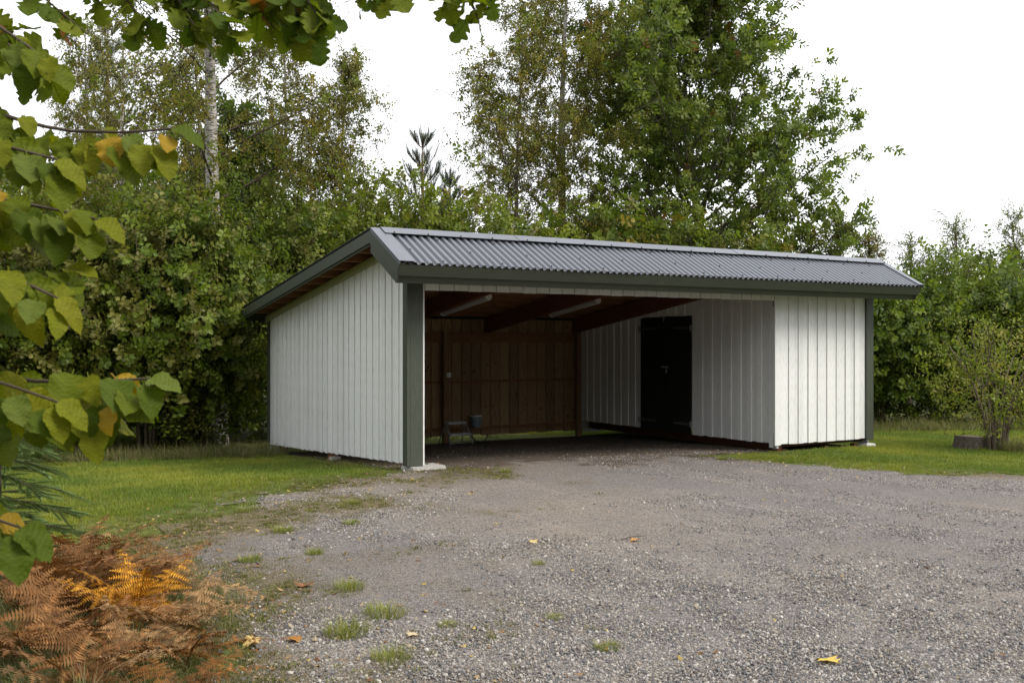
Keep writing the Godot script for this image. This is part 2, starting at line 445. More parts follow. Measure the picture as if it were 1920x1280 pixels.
	# back wall: bare boards, rails, studs
	var bw := node("back_wall", cp)
	var bx := 0.06
	while bx < SHED - 0.02:
		var w := minf(0.207, SHED - bx)
		var lo := -0.165 - 0.008 * bx + rr(-0.012, 0.012)
		var bd := part("board", boxm.call(Vector3(bx + 0.006, lo, BACK + 0.003), Vector3(bx + w - 0.007, roof_y(BACK) - 0.14, BACK + 0.028)), M.pine[rng.randi() % 3], bw)
		part("cover_board", boxm.call(Vector3(bx + w - 0.05, lo, BACK - 0.022), Vector3(bx + w + 0.05, roof_y(BACK) - 0.14, BACK)), M.dark_wood, bw)
		if rng.randf() < 0.95:
			for q in rng.randi_range(3, 7):
				var kb := Bld.new()
				var r := rr(0.008, 0.02)
				var cpt := Vector3(bx + rr(0.03, w - 0.03), rr(0.0, 1.9), BACK + 0.0285)
				var ring := []
				for s in 8:
					ring.append(cpt + Vector3(cos(TAU * s / 8) * r, sin(TAU * s / 8) * r * 1.25, 0))
				for s in range(1, 7):
					kb.tri(ring[0], ring[s + 1], ring[s])
				part("knot", kb.mesh(), M.knot, bd)
		bx += 0.207
	part("rail", boxm.call(Vector3(0.1, 1.53, BACK + 0.029), Vector3(SHED - 0.08, 1.712, BACK + 0.11)), M.rail, bw)
	part("rail", boxm.call(Vector3(0.1, 0.785, BACK + 0.029), Vector3(SHED - 0.08, 0.83, BACK + 0.075)), M.rail, bw)
	part("rail", boxm.call(Vector3(0.1, -0.085, BACK + 0.029), Vector3(SHED - 0.08, -0.035, BACK + 0.13)), M.rail, bw)
	for q in [[0.12, 0.22], [3.13, 3.25], [SHED - 0.125, SHED - 0.015]]:
		part("post", boxm.call(Vector3(q[0], -0.33, BACK + 0.03 + 0.082), Vector3(q[1], 1.94 if q[0] > 6.0 else 1.72, BACK + 0.20)), M.pine[1], bw)
	# shed back and far gable (out of sight from the yard)
	cladding(cp, 0, SHED + 0.05, END, BACK, -1.0, func(_x): return -0.25, func(_x): return roof_y(BACK) - 0.14, M.white, 0.212)
	var rw := node("far_gable_wall", cp)
	cladding(rw, 2, BACK, -0.04, END, 1.0, func(_z): return -0.12, func(z): return roof_y(z) - 0.14, M.white, 0.212)
	part("sill_beam", boxm.call(Vector3(SHED + 0.14, -0.08, -0.22), Vector3(END - 0.02, -0.022, -0.12)), M.dark_wood, sf)
	for px in [SHED + 0.1, 7.25, 7.93]:
		part("footing_post", boxm.call(Vector3(px, lie(px, -0.1) - 0.05, -0.13), Vector3(px + 0.08, -0.10, -0.05)), M.dark_wood, sf)
	# roof
	var rf := node("roof", cp)
	for q in [0.115, 2.03, 4.06, 6.06, 8.12]:
		var b := Bld.new()
		var z0 := BACK + 0.03
		b.slab_x([Vector2(-0.14, roof_y(-0.14) - 0.125), Vector2(z0, roof_y(z0) - 0.125), Vector2(z0, roof_y(z0) - 0.40), Vector2(-0.14, roof_y(-0.14) - 0.40)], q, q + 0.09)
		part("rafter", b.mesh(), M.beam, rf)
	var pz := -0.28
	while pz > BACK - 0.2:
		var b := Bld.new()
		b.slab_x([Vector2(pz, roof_y(pz) - 0.026), Vector2(pz - 0.045, roof_y(pz - 0.045) - 0.026), Vector2(pz - 0.045, roof_y(pz - 0.045) - 0.122), Vector2(pz, roof_y(pz) - 0.122)], -OUT + 0.03, END + OUT - 0.03)
		part("purlin", b.mesh(), M.rail, rf)
		pz -= 0.49
	var u := Bld.new()   # roof boarding over the purlins
	u.slab_x([Vector2(-0.165, roof_y(-0.165) - 0.008), Vector2(BACK - 0.29, roof_y(BACK - 0.29) - 0.008), Vector2(BACK - 0.29, roof_y(BACK - 0.29) - 0.024), Vector2(-0.165, roof_y(-0.165) - 0.024)], -OUT + 0.03, END + OUT - 0.03)
	part("boarding", u.mesh(), M.dark_wood, rf)
	# corrugated sheets: front slope runs from the ridge down to the eave, rear slope to the back
	var ridge := Vector2(-0.165, 2.874); var eave := Vector2(0.655, 2.425)
	var down := (eave - ridge).normalized(); var upn := Vector2(-down.y, down.x)
	if upn.y < 0: upn = -upn
	var lx := -OUT + 0.01
	var n_sheet := 8
	var total := int(round((END + OUT - 0.03 - lx) / 0.1))
	var made := 0
	for s in n_sheet:
		var count := (total * (s + 1)) / n_sheet - made
		part("roof_sheet", corrugated(lx + made * 0.1, count, ridge + down * 0.02, eave + down * 0.012 * rr(0.2, 1.0), upn, 0.014), M.metal, rf)
		part("roof_sheet", corrugated(lx + made * 0.1, count, Vector2(-0.18, roof_y(-0.18) + 0.004), Vector2(BACK - 0.34, roof_y(BACK - 0.34) + 0.004), Vector2(-0.145, 0.99), 0.014), M.metal, rf)
		made += count
	# flashing at both gables and the ridge caps
	for e in [[-OUT - 0.03, -OUT + 0.175], [END + OUT - 0.09, END + OUT + 0.03]]:
		var b := Bld.new()
		var lift := 0.042
		var a2 := ridge + upn * lift; var b2 := eave + upn * lift + down * 0.006
		b.hexa([Vector3(e[0], a2.y, a2.x), Vector3(e[1], a2.y, a2.x), Vector3(e[1], a2.y - 0.004, a2.x), Vector3(e[0], a2.y - 0.004, a2.x), Vector3(e[0], b2.y, b2.x), Vector3(e[1], b2.y, b2.x), Vector3(e[1], b2.y - 0.004, b2.x), Vector3(e[0], b2.y - 0.004, b2.x)])
		b.slab_x([Vector2(-0.165, roof_y(-0.165) + 0.034), Vector2(BACK - 0.32, roof_y(BACK - 0.32) + 0.034), Vector2(BACK - 0.32, roof_y(BACK - 0.32) + 0.03), Vector2(-0.165, roof_y(-0.165) + 0.03)], e[0], e[1])
		# upturned outer edge
		var ox: float = e[0] if e[0] < 0 else e[1] - 0.003
		b.slab_x([Vector2(a2.x, a2.y + 0.001), Vector2(b2.x, b2.y + 0.001), Vector2(b2.x, b2.y - 0.05), Vector2(a2.x, a2.y - 0.05)], ox, ox + 0.003)
		part("gable_flashing", b.mesh(), M.metal, rf)
	var caps := [-OUT + 0.10, 1.55, 3.42, 5.35, 7.15, END + OUT - 0.06]
	for i in caps.size() - 1:
		var b := Bld.new()
		var lift := 0.048 + (0.004 if i % 2 else 0.0)
		var a2 := ridge + upn * lift + Vector2(0, 0.008); var b2 := a2 + down * 0.17
		var r2 := a2 + Vector2(-0.17, -0.025)
		for q in [[a2, b2], [r2, a2]]:
			var p0: Vector2 = q[0]; var p1: Vector2 = q[1]
			b.hexa([Vector3(caps[i], p0.y, p0.x), Vector3(caps[i + 1] + 0.02, p0.y, p0.x), Vector3(caps[i + 1] + 0.02, p0.y - 0.003, p0.x), Vector3(caps[i], p0.y - 0.003, p0.x), Vector3(caps[i], p1.y, p1.x), Vector3(caps[i + 1] + 0.02, p1.y, p1.x), Vector3(caps[i + 1] + 0.02, p1.y - 0.003, p1.x), Vector3(caps[i], p1.y - 0.003, p1.x)])
		var cap := part("ridge_cap", b.mesh(), M.metal, rf)
		for k in 4:
			screw(cap, Vector3(caps[i] + 0.12 + k * 0.45, b2.y + 0.006, b2.x - 0.012))
	for i in 34:
		var sx := lx + 0.05 + 0.1 * int(i * 2.6 + rng.randi() % 2)
		var t: float = [0.28, 0.62, 0.93][i % 3] + rr(-0.015, 0.015)
		var q := ridge.lerp(eave, t) + upn * 0.024
		screw(rf, Vector3(sx, q.y, q.x))
	# fascia and barge boards
	var f0 := eave - upn * 0.012 - down * 0.035
	var fd := -upn
	var fascia := func(t0: float, t1: float, thick: float) -> ArrayMesh:
		var b := Bld.new()
		var p0: Vector2 = f0 + fd * t0; var p1: Vector2 = f0 + fd * t1
		b.slab_x([p0, p0 + down * thick, p1 + down * thick, p1], -OUT, END + OUT)
		return b.mesh()
	part("fascia_board", fascia.call(0.0, 0.135, 0.036), M.green_long, rf)
	part("fascia_board", fascia.call(0.10, 0.242, 0.004), M.green_long, rf)
	for e in [[-OUT - 0.022, -OUT - 0.001, -OUT + 0.012], [END + OUT + 0.022, END + OUT + 0.001, END + OUT - 0.012]]:
		for lvl in [[0.0, 0.14, e[0], e[1]], [0.12, 0.242, e[1], e[2]]]:
			var b := Bld.new()
			var xa: float = minf(lvl[2], lvl[3]); var xb: float = maxf(lvl[2], lvl[3])
			var hi0: float = lvl[0]; var lo0: float = lvl[1]
			var rear_n := Vector2(-0.1456, 0.9893)
			var fo := eave + down * 0.0
			var rt := ridge + Vector2(0, 0.004)
			# mitre line at the ridge: the two strips meet where their offsets cross
			var mit := func(t: float) -> Vector2: return rt - Vector2(0, t / cos(deg_to_rad(19.0)))+ Vector2(-0.19 * t, 0)
			b.slab_x([mit.call(hi0), fo - upn * hi0, fo - upn * lo0, mit.call(lo0)], xa, xb)
			var re := Vector2(BACK - 0.31, roof_y(BACK - 0.31) + 0.004)
			b.slab_x([mit.call(hi0), re - rear_n * hi0, re - rear_n * minf(lo0, 0.2), mit.call(lo0)] if lo0 < 0.2 else [mit.call(hi0), re - rear_n * hi0, re - rear_n * 0.165, mit.call(0.165)], xa, xb)
			part("barge_board", b.mesh(), M.green, rf)
	part("fascia_board", boxm.call(Vector3(-OUT, roof_y(BACK - 0.3) - 0.165, BACK - 0.30), Vector3(END + OUT, roof_y(BACK - 0.3) - 0.01, BACK - 0.275)), M.green_long, rf)
	part("eave_hook", boxm.call(Vector3(-OUT - 0.02, roof_y(BACK - 0.2) - 0.26, BACK - 0.24), Vector3(-OUT + 0.02, roof_y(BACK - 0.2) - 0.15, BACK - 0.20)), M.green, rf)

func screw(parent: Node3D, at: Vector3) -> void:
	if not M.has("screw_mesh"):
		var b := Bld.new()
		b.tube([Vector3(0, -0.004, 0), Vector3(0, 0.012, 0)], [0.011, 0.009], 6)
		M.screw_mesh = b.mesh()
	part("screw", M.screw_mesh, M.screw, parent, at)

func corrugated(x0: float, ribs: int, top: Vector2, foot: Vector2, up: Vector2, amp: float) -> ArrayMesh:
	var b := Bld.new()
	var prof := [[0.0, -1.0], [0.03, -1.0], [0.047, 1.0], [0.083, 1.0], [0.1, -1.0]]
	for r in ribs:
		for k in 4:
			var xa: float = x0 + r * 0.1 + prof[k][0]; var xb: float = x0 + r * 0.1 + prof[k + 1][0]
			var ha: float = prof[k][1] * amp + amp; var hb: float = prof[k + 1][1] * amp + amp
			var a := top + up * ha; var a2 := top + up * hb; var d := foot + up * ha; var d2 := foot + up * hb
			b.quad(Vector3(xa, a.y, a.x), Vector3(xb, a2.y, a2.x), Vector3(xb, d2.y, d2.x), Vector3(xa, d.y, d.x)) if top.x < foot.x else b.quad(Vector3(xa, d.y, d.x), Vector3(xb, d2.y, d2.x), Vector3(xb, a2.y, a2.x), Vector3(xa, a.y, a.x))
			# the sheet's own thickness, seen at the eave
			b.quad(Vector3(xa, d.y, d.x), Vector3(xb, d2.y, d2.x), Vector3(xb, d2.y - 0.003, d2.x), Vector3(xa, d.y - 0.003, d.x))
	return b.mesh()

func make_fittings() -> void:
	# two long lamps under the roof, switched off
	for q in [[Vector3(2.55, 2.243, -2.60), Vector3(2.55, 2.045, -4.06), "unlit tube lamp under the carport ceiling, nearer the white left post"], [Vector3(5.0, 2.252, -3.08), Vector3(5.0, 2.062, -4.46), "unlit tube lamp under the carport ceiling, nearer the black door"]]:
		var a: Vector3 = q[0]; var e: Vector3 = q[1]
		var t := thing("ceiling_lamp", q[2], "lamp", Vector3.ZERO, "lamps under the carport roof")
		var d := (e - a).normalized()
		var up := Vector3.RIGHT.cross(d).normalized()
		if up.y < 0: up = -up
		var h := Bld.new()
		var p := []
		for s in [a, e]:
			for c in [[-0.05, 0.03], [0.05, 0.03], [0.05, 0.075], [-0.05, 0.075]]:
				p.append(s + Vector3.RIGHT * c[0] + up * c[1])
		h.hexa(p)
		part("housing", h.mesh(), M.plastic_white, t)
		var c2 := Bld.new()
		c2.tube([a - d * 0.02, a, e, e + d * 0.02], [0.05, 0.062, 0.062, 0.05], 16)
		part("cover", c2.mesh(), M.tube_cover, t)
		for s in [[a, -1.0], [e, 1.0]]:
			var cb := Bld.new()
			cb.tube([s[0] + d * s[1] * 0.021, s[0] + d * s[1] * 0.05], [0.066, 0.06], 16)
			part("end_cap", cb.mesh(), M.plastic_white, t)
		for s in [0.2, 0.8]:
			var hb := Bld.new()
			var c := a.lerp(e, s) + up * 0.076
			hb.box(c + Vector3(-0.01, 0, -0.01), c + Vector3(0.01, 0.06, 0.01))
			part("hanger", hb.mesh(), M.zinc, t)
	var sw := thing("switch_box", "small white switch box on the bare inner post", "switch", Vector3(3.17, 0.90, BACK + 0.202))
	var sb := Bld.new(); sb.box(Vector3(0, 0, 0), Vector3(0.085, 0.085, 0.045))
	part("box", sb.mesh(), M.plastic_white, sw)
	sb = Bld.new(); sb.box(Vector3(0.022, 0.02, 0.0455), Vector3(0.063, 0.066, 0.053))
	part("rocker", sb.mesh(), M.plastic_white, sw)
	# bucket standing on the low rail
	var bk := thing("bucket", "grey blue plastic bucket standing on the lowest wall rail", "bucket", Vector3(3.83, -0.034, BACK + 0.13))
	var wall := Bld.new()
	wall.tube([Vector3(0, 0.0, 0), Vector3(0, 0.205, 0)], [0.092, 0.114], 20, false)
	wall.tube([Vector3(0, 0.004, 0), Vector3(0, 0.205, 0)], [0.089, 0.110], 20, false)
	wall.tube([Vector3(0, 0.0, 0), Vector3(0, 0.006, 0)], [0.09, 0.09], 20)
	part("body", wall.mesh(), M.bucket, bk)
	var rim := Bld.new()
	rim.tube([Vector3(0, 0.196, 0), Vector3(0, 0.216, 0)], [0.120, 0.121], 20, false)
	rim.tube([Vector3(0, 0.196, 0), Vector3(0, 0.216, 0)], [0.1105, 0.1105], 20, false)
	part("rim", rim.mesh(), M.plastic_white, bk)
	var hn := Bld.new()
	var arc := []
	var rad := []
	for i in 9:
		var a := PI * i / 8.0
		arc.append(Vector3(cos(a) * 0.121, 0.205 - sin(a) * 0.07 , 0.02 + sin(a) * 0.112)); rad.append(0.0035)
	hn.tube(arc, rad, 6)
	part("handle", hn.mesh(), M.zinc, bk)
	# two-step stool
	var st := thing("step_stool", "grey metal two step folding stool by the back wall", "stool", Vector3(3.22, lie(3.22, -4.9) + 0.012, -4.92))
	for s in [-1, 1]:
		var b := Bld.new()
		b.tube([Vector3(s * 0.225, 0, 0.24), Vector3(s * 0.19, 0.36, 0.03), Vector3(s * 0.18, 0.40, -0.02)], [0.013, 0.013, 0.013], 8)
		part("leg", b.mesh(), M.zinc, st)
		b = Bld.new()
		b.tube([Vector3(s * 0.235, 0, -0.22), Vector3(s * 0.20, 0.33, -0.02)], [0.012, 0.012], 8)
		part("leg", b.mesh(), M.zinc, st)
	for q in [[0.385, -0.09, 0.07, 0.185], [0.19, 0.07, 0.22, 0.205]]:
		var b := Bld.new()
		b.box(Vector3(-q[3], q[0] - 0.03, q[1]), Vector3(q[3], q[0], q[2]))
		for r in 4:
			var z: float = q[1] + 0.02 + r * (q[2] - q[1] - 0.04) / 3.0
			b.box(Vector3(-q[3] + 0.01, q[0] + 0.0005, z - 0.005), Vector3(q[3] - 0.01, q[0] + 0.004, z + 0.005))
		part("step", b.mesh(), M.zinc, st)
	var bar := Bld.new()
	bar.tube([Vector3(-0.222, 0.03, 0.225), Vector3(0.222, 0.03, 0.225)], [0.009, 0.009], 6)
	part("brace", bar.mesh(), M.zinc, st)
	# black hoop leaning beside it
	var hp := Bld.new()
	arc = []; rad = []
	for i in 15:
		var a := PI * (0.05 + 1.25 * i / 14.0)
		arc.append(Vector3(cos(a) * 0.17, 0.17 - sin(a) * 0.165, sin(a) * 0.05)); rad.append(0.011)
	hp.tube(arc, rad, 8)
	single("hose_loop", hp.mesh(), M.rubber, "short black hose loop on the floor beside the step stool", "hose", Vector3(3.72, lie(3.7, -4.95) + 0.012, -4.95))
	# slab at the left post
	var sl := Bld.new()
	sl.hexa([Vector3(-0.02, 0, -0.2), Vector3(0.44, 0, -0.2), Vector3(0.43, 0.055, -0.19), Vector3(-0.01, 0.055, -0.19), Vector3(-0.02, 0, 0.12), Vector3(0.44, 0, 0.12), Vector3(0.43, 0.055, 0.11), Vector3(-0.01, 0.055, 0.11)])
	var so := single("concrete_slab", sl.mesh(), M.concrete, "flat pale concrete slab under the green corner post", "slab", Vector3(0.0, -0.012, 0.0))
	so.rotation.y = 0.05
	for q in [[Vector3(END - 0.16, -0.24, -0.16), 0.24, 0.135, "white painted concrete block under the right front corner"], [Vector3(-0.1, -0.36, BACK + 0.02), 0.2, 0.17, "weathered concrete block under the far end of the gable wall"], [Vector3(-0.02, -0.21, -2.72), 0.16, 0.12, "rough stone block under the middle of the gable wall"]]:
		var b := Bld.new()
		var w: float = q[1]; var h: float = q[2]
		b.hexa([Vector3(0, 0, 0), Vector3(w, 0, 0), Vector3(w - 0.015, h, 0.012), Vector3(0.02, h - 0.008, 0.02), Vector3(0, 0, w), Vector3(w, 0, w), Vector3(w - 0.02, h - 0.005, w - 0.02), Vector3(0.01, h, w - 0.01)])
		single("footing_block", b.mesh(), M.plastic_white if w > 0.23 else M.concrete, q[3], "block", q[0])
	# cables hanging down inside the left post
	for q in [0, 1]:
		var b := Bld.new()
		arc = []; rad = []
		for i in 12:
			var s := i / 11.0
			arc.append(Vector3(0.20 + 0.34 * s * s + 0.03 * sin(s * 9 + q * 2), 0.30 * (1 - s) * (1 - s) + lie(0.4, -0.3) + 0.018, -0.24 - q * 0.1 + 0.22 * s * (1 - q * 1.6))); rad.append(0.008)
		b.tube(arc, rad, 6)
		single("cable", b.mesh(), M.rubber if q else M.iron, ["grey cable curving from the post onto the slab", "black cable trailing into the bay behind the left post"][q], "cable")
	# stump on the right lawn
	var p := Vector3(9.45, lie(9.45, 0.95) - 0.02, 0.95)
	var sp := thing("tree_stump", "low sawn tree stump on the lawn beside the right shrub", "stump", p)
	var bark := Bld.new()
	bark.tube([Vector3.ZERO, Vector3(0, 0.08, 0), Vector3(0.01, 0.225, 0)], [0.25, 0.23, 0.21], 14, false)
	part("bark", bark.mesh(), M.bark, sp)
	var top := Bld.new()
	top.tube([Vector3(0.01, 0.21, 0), Vector3(0.01, 0.227, 0)], [0.198, 0.196], 14)
	part("cut_face", top.mesh(), M.cut_wood, sp)
	p = Vector3(10.05, lie(10.0, 0.9) - 0.02, 1.05)
	sp = thing("tree_stump", "second sawn stump half hidden by the right shrub's stems", "stump", p)
	bark = Bld.new()
	bark.tube([Vector3.ZERO, Vector3(0, 0.08, 0), Vector3(-0.01, 0.235, 0)], [0.22, 0.20, 0.19], 14, false)
	part("bark", bark.mesh(), M.bark, sp)
	top = Bld.new()
	top.tube([Vector3(-0.01, 0.22, 0), Vector3(-0.01, 0.237, 0)], [0.184, 0.182], 14)
	part("cut_face", top.mesh(), M.cut_wood, sp)

# ---------------------------------------------------------------- leaves and sprays
func leaf_into(b: Bld, t: Transform3D, len: float, wid: float, fold: float, col: Color) -> void:
	b.col = col
	var h := wid * 0.5
	var p0 := t * Vector3(0, 0, 0); var p1 := t * Vector3(0, len, -len * 0.12)
	var mid := t * Vector3(0, len * 0.5, -len * 0.03)
	for s in [-1.0, 1.0]:
		var a := t * Vector3(s * h * 0.85, len * 0.3, fold * h)
		var e := t * Vector3(s * h * 0.8, len * 0.68, fold * h - len * 0.04)
		if s < 0:
			b.tri(p0, a, mid); b.tri(a, e, mid); b.tri(e, p1, mid)
		else:
			b.tri(p0, mid, a); b.tri(a, mid, e); b.tri(e, mid, p1)

# a twig with leaves; sd the seed, n leaves, l twig length, leaf length, leaf width
func spray(sd: int, n: int, l: float, ll: float, lw: float, droop: float, twig := true) -> ArrayMesh:
	rng.seed = sd
	var b := Bld.new()
	var bend := Vector3(rr(-0.15, 0.15), 0, rr(-0.15, 0.15))
	var at := func(s: float) -> Vector3: return Vector3(bend.x * s * s * l, l * s, bend.z * s * s * l)
	if twig:
		b.col = Color(0.06, 0.045, 0.03)
		b.tube([at.call(0.0), at.call(0.5), at.call(1.0)], [0.006, 0.004, 0.002], 3, false)
	for i in n:
		var s := (i + 0.7) / n
		var dir := (Vector3(0, 0.55, 0) + Vector3(cos(i * 2.4 + sd), rr(-0.2, 0.3), sin(i * 2.4 + sd))).normalized()
		dir = (dir + Vector3(0, -droop, 0)).normalized()
		var k := rr(0.75, 1.25)
		var top := (Vector3.UP + rv() * 0.55).normalized()   # blades turn their upper side outward
		var ax := dir.cross(top).normalized()
		var t := Transform3D(Basis(ax, dir, ax.cross(dir)), at.call(s) + dir * ll * 0.15)
		var v := rr(0.75, 1.2)
		leaf_into(b, t, ll * k, lw * k, rr(-0.1, 0.45), Color(v * rr(0.9, 1.15), v, v * rr(0.8, 1.1)))
	return b.mesh()

func sprays() -> void:
	M.hazel_spray = [spray(11, 14, 0.34, 0.078, 0.066, 0.1), spray(12, 12, 0.28, 0.085, 0.07, 0.2), spray(13, 16, 0.38, 0.072, 0.058, 0.15)]
	M.birch_spray = [spray(21, 13, 0.5, 0.05, 0.04, 0.35), spray(22, 11, 0.42, 0.055, 0.043, 0.3)]
	M.oak_spray = [spray(31, 11, 0.24, 0.115, 0.062, -0.1), spray(32, 12, 0.28, 0.105, 0.06, 0.0)]
	M.maple_spray = [spray(41, 9, 0.32, 0.125, 0.11, 0.25), spray(42, 10, 0.3, 0.11, 0.10, 0.2)]
	M.willow_spray = [spray(51, 16, 0.4, 0.085, 0.026, -0.2), spray(52, 14, 0.45, 0.08, 0.024, -0.2)]
	M.light_spray = [spray(61, 8, 0.3, 0.075, 0.04, 0.1), spray(62, 7, 0.34, 0.08, 0.038, 0.1)]
	var b := Bld.new()   # pine shoot: a twig bristling with needles
	rng.seed = 71
	b.col = Color(0.12, 0.075, 0.04)
	b.tube([Vector3.ZERO, Vector3(0, 0.3, 0)], [0.007, 0.004], 3, false)
	for i in 70:
		var s := i / 70.0
		b.col = Color(0.13, 0.17, 0.11) * rr(0.7, 1.2)
		var d := (Vector3(cos(i * 2.4), 0.9, sin(i * 2.4))).normalized()
		var p := Vector3(0, 0.30 * s, 0)
		var x := d.cross(Vector3.UP).normalized() * 0.0035
		b.tri(p - x, p + x, p + d * 0.085)
	M.pine_spray = [b.mesh()]

func mix_color(pal: Array) -> Color:   # palette of [weight, colour]
	var t := rng.randf()
	for p in pal:
		t -= p[0]
		if t <= 0:
			return p[1] * rr(0.8, 1.2)
	return pal[0][1]

const GREEN := Color(0.12, 0.17, 0.022)
const FRESH := Color(0.185, 0.235, 0.03)
const DEEP := Color(0.078, 0.12, 0.022)
const OLIVE := Color(0.18, 0.175, 0.04)
const YELLOW := Color(0.24, 0.19, 0.025)
const RUST := Color(0.20, 0.10, 0.02)

func profile(pr: Array, t: float) -> float:
	for i in pr.size() - 1:
		if t <= pr[i + 1][0]:
			return lerpf(pr[i][1], pr[i + 1][1], (t - pr[i][0]) / (pr[i + 1][0] - pr[i][0]))
	return pr[-1][1]

# a tree: trunk, limbs that fork, and leaf sprays on the forks
func tree(called: String, label: String, category: String, at: Vector3, sd: int, s: Dictionary) -> Node3D:
	rng.seed = sd
	var o := thing(called, label, category, at, s.get("group", ""))
	var h: float = s.h; var r0: float = s.r
	var lean: Vector3 = s.get("lean", Vector3.ZERO)
	var pts := []; var rad := []
	var k := 12
	var wx := rr(0, TAU); var wz := rr(0, TAU); var wob: float = s.get("wob", 0.15)
	for i in k + 1:
		var t := i / float(k)
		pts.append(Vector3(sin(t * 5 + wx) - sin(wx), 0, sin(t * 4 + wz) - sin(wz)) * wob * t + lean * t * t + Vector3(0, h * t - (0.15 if i == 0 else 0.0), 0))
		rad.append(lerpf(r0 * (1.25 if i == 0 else 1.0), 0.012, pow(t, 0.8)))
	var tr := Bld.new(); tr.tube(pts, rad, 12)
	part("trunk", tr.mesh(), s.bark, o)
	var br := Bld.new()
	var spots := []
	var on_trunk := func(t: float) -> Vector3:
		var f := clampf(t, 0, 0.999) * k
		return pts[int(f)].lerp(pts[int(f) + 1], f - int(f))
	var nl: int = s.limbs
	for i in nl:
		var t: float = lerpf(s.from, 0.985, pow((i + rng.randf() * 0.7) / nl, s.get("bias", 1.0)))
		var az := i * 2.39996 + rr(-0.5, 0.5)
		var L: float = profile(s.crown, t) * rr(0.72, 1.12)
		if L < 0.1: continue
		var el: float = lerpf(s.rise[0], s.rise[1], t) + rr(-0.15, 0.15)
		var d := Vector3(cos(az) * cos(el), sin(el), sin(az) * cos(el))
		var p: Vector3 = on_trunk.call(t)
		var lr: float = clampf(lerpf(r0, 0.02, pow(t, 0.8)) * s.get("limb_r", 0.42), 0.008, 0.09)
		var lp := [p]; var lrad := [lr]
		var sg := 6
		for q in sg:
			d = (d + rv() * 0.16 + Vector3(0, s.bend * (q + 1) / sg, 0)).normalized()
			p += d * L / sg
			lp.append(p); lrad.append(lerpf(lr, 0.004, (q + 1.0) / sg))
		br.tube(lp, lrad, 5, false)
		var subs := int(s.subs * clampf(L / 2.0, 0.4, 1.8))
		for q in subs:
			var f := lerpf(s.get("bare", 0.22), 1.0, (q + rng.randf()) / subs)
			var fi := minf(f * sg, sg - 0.01)
			var sp: Vector3 = lp[int(fi)].lerp(lp[int(fi) + 1], fi - int(fi))
			var ld: Vector3 = (lp[int(fi) + 1] - lp[int(fi)]).normalized()
			var sdir := (ld * 0.6 + rv() * 0.9 + Vector3(0, s.get("sub_up", 0.1), 0)).normalized()
			var sl := L * 0.34 * rr(0.6, 1.15) * (1.15 - 0.45 * f)
			sl = clampf(sl, 0.25, 1.5)
			var e := sp; var spp := [sp]; var spr := [lerpf(lr, 0.004, f) * 0.6]
			for w in 3:
				sdir = (sdir + rv() * 0.2 + Vector3(0, s.bend * 0.7 + s.get("weep", 0.0) * (w + 1) * 0.33, 0)).normalized()
				e += sdir * sl / 3.0
				spp.append(e); spr.append(0.004)
			br.tube(spp, spr, 4, false)
			for w in s.sprays:
				var g := rr(0.2, 1.05) * 3.0
				var gi := mini(int(g), 2)
				var base: Vector3 = spp[gi].lerp(spp[gi + 1], minf(g - gi, 1.1))
				var dd: Vector3 = ((spp[gi + 1] - spp[gi]).normalized() * 0.7 + rv() * 0.75 + Vector3(0, s.get("hang", 0.0), 0)).normalized()
				spots.append(Transform3D(aim(dd, rr(0, TAU), rr(0.75, 1.25) * s.get("size", 1.0)), base + rv() * 0.05))
	part("limb", br.mesh(), s.get("twig", M.twig), o).set_meta("kind", "stuff")
	leaves_on(o, spots, s)
	return o

func leaves_on(o: Node3D, spots: Array, s: Dictionary) -> void:
	var kinds: int = s.leaf.size()
	for q in kinds:
		var tf := []; var cols := []
		for i in range(q, spots.size(), kinds):
			tf.append(spots[i])
			var y: float = noise.get_noise_3dv((spots[i].origin + o.position) * 45.0)
			var c := mix_color(s.pal)
			cols.append(c.lerp(s.get("patch", c), clampf(y * 1.6 - 0.1, 0, 0.7)))
		scatter("crown", s.leaf[q], s.get("mat", M.leaf), o, tf, cols)

# a many-stemmed shrub: stems fan out from the ground, foliage hangs in uneven lumps around them
func shrub(called: String, label: String, at: Vector3, sd: int, s: Dictionary) -> Node3D:
	rng.seed = sd
	var o := thing(called, label, s.get("category", "shrub"), at, s.get("group", ""))
	var h: float = s.h; var w: float = s.w
	var ns: int = s.get("stems", 9)
	for i in ns:
		var az := TAU * i / ns + rr(-0.3, 0.3)
		var out := w * rr(0.35, 0.8)
		var top := h * rr(0.7, 0.95)
		var pts := []; var rad := []
		for q in 6:
			var t := q / 5.0
			pts.append(Vector3(cos(az) * (0.12 + out * t * t), top * t - 0.05, sin(az) * (0.12 + out * t * t)) + rv() * 0.05 * t)
			rad.append(lerpf(s.get("stem_r", 0.032), 0.006, t))
		var b := Bld.new(); b.tube(pts, rad, 6, false)
		part("stem", b.mesh(), s.get("bark", M.stem), o)
	var spots := []
	var lump := FastNoiseLite.new()
	lump.seed = sd; lump.frequency = 1.1; lump.fractal_octaves = 3
	var low: float = s.get("low", 0.0)
	for i in int(s.n):
		var d := rv()
		var e := 1.0 + 0.62 * lump.get_noise_3dv(d * 1.6)
		var r := pow(rng.randf(), 0.42) * e
		var p := Vector3(d.x * w * r, h * 0.52 + d.y * h * 0.5 * r, d.z * w * r)
		if p.y < low + 0.1 or (p.y < h * 0.22 and rng.randf() < s.get("bare", 0.35)): continue
		if lump.get_noise_3dv(p * 1.4 + Vector3(7, 3, 1)) < s.get("holes", -0.22): continue
		var dd := (d * 0.9 + rv() * 0.8 + Vector3(0, s.get("hang", -0.1), 0)).normalized()
		spots.append(Transform3D(aim(dd, rr(0, TAU), rr(0.75, 1.3) * s.get("size", 1.0)), p))
	leaves_on(o, spots, s)
	return o

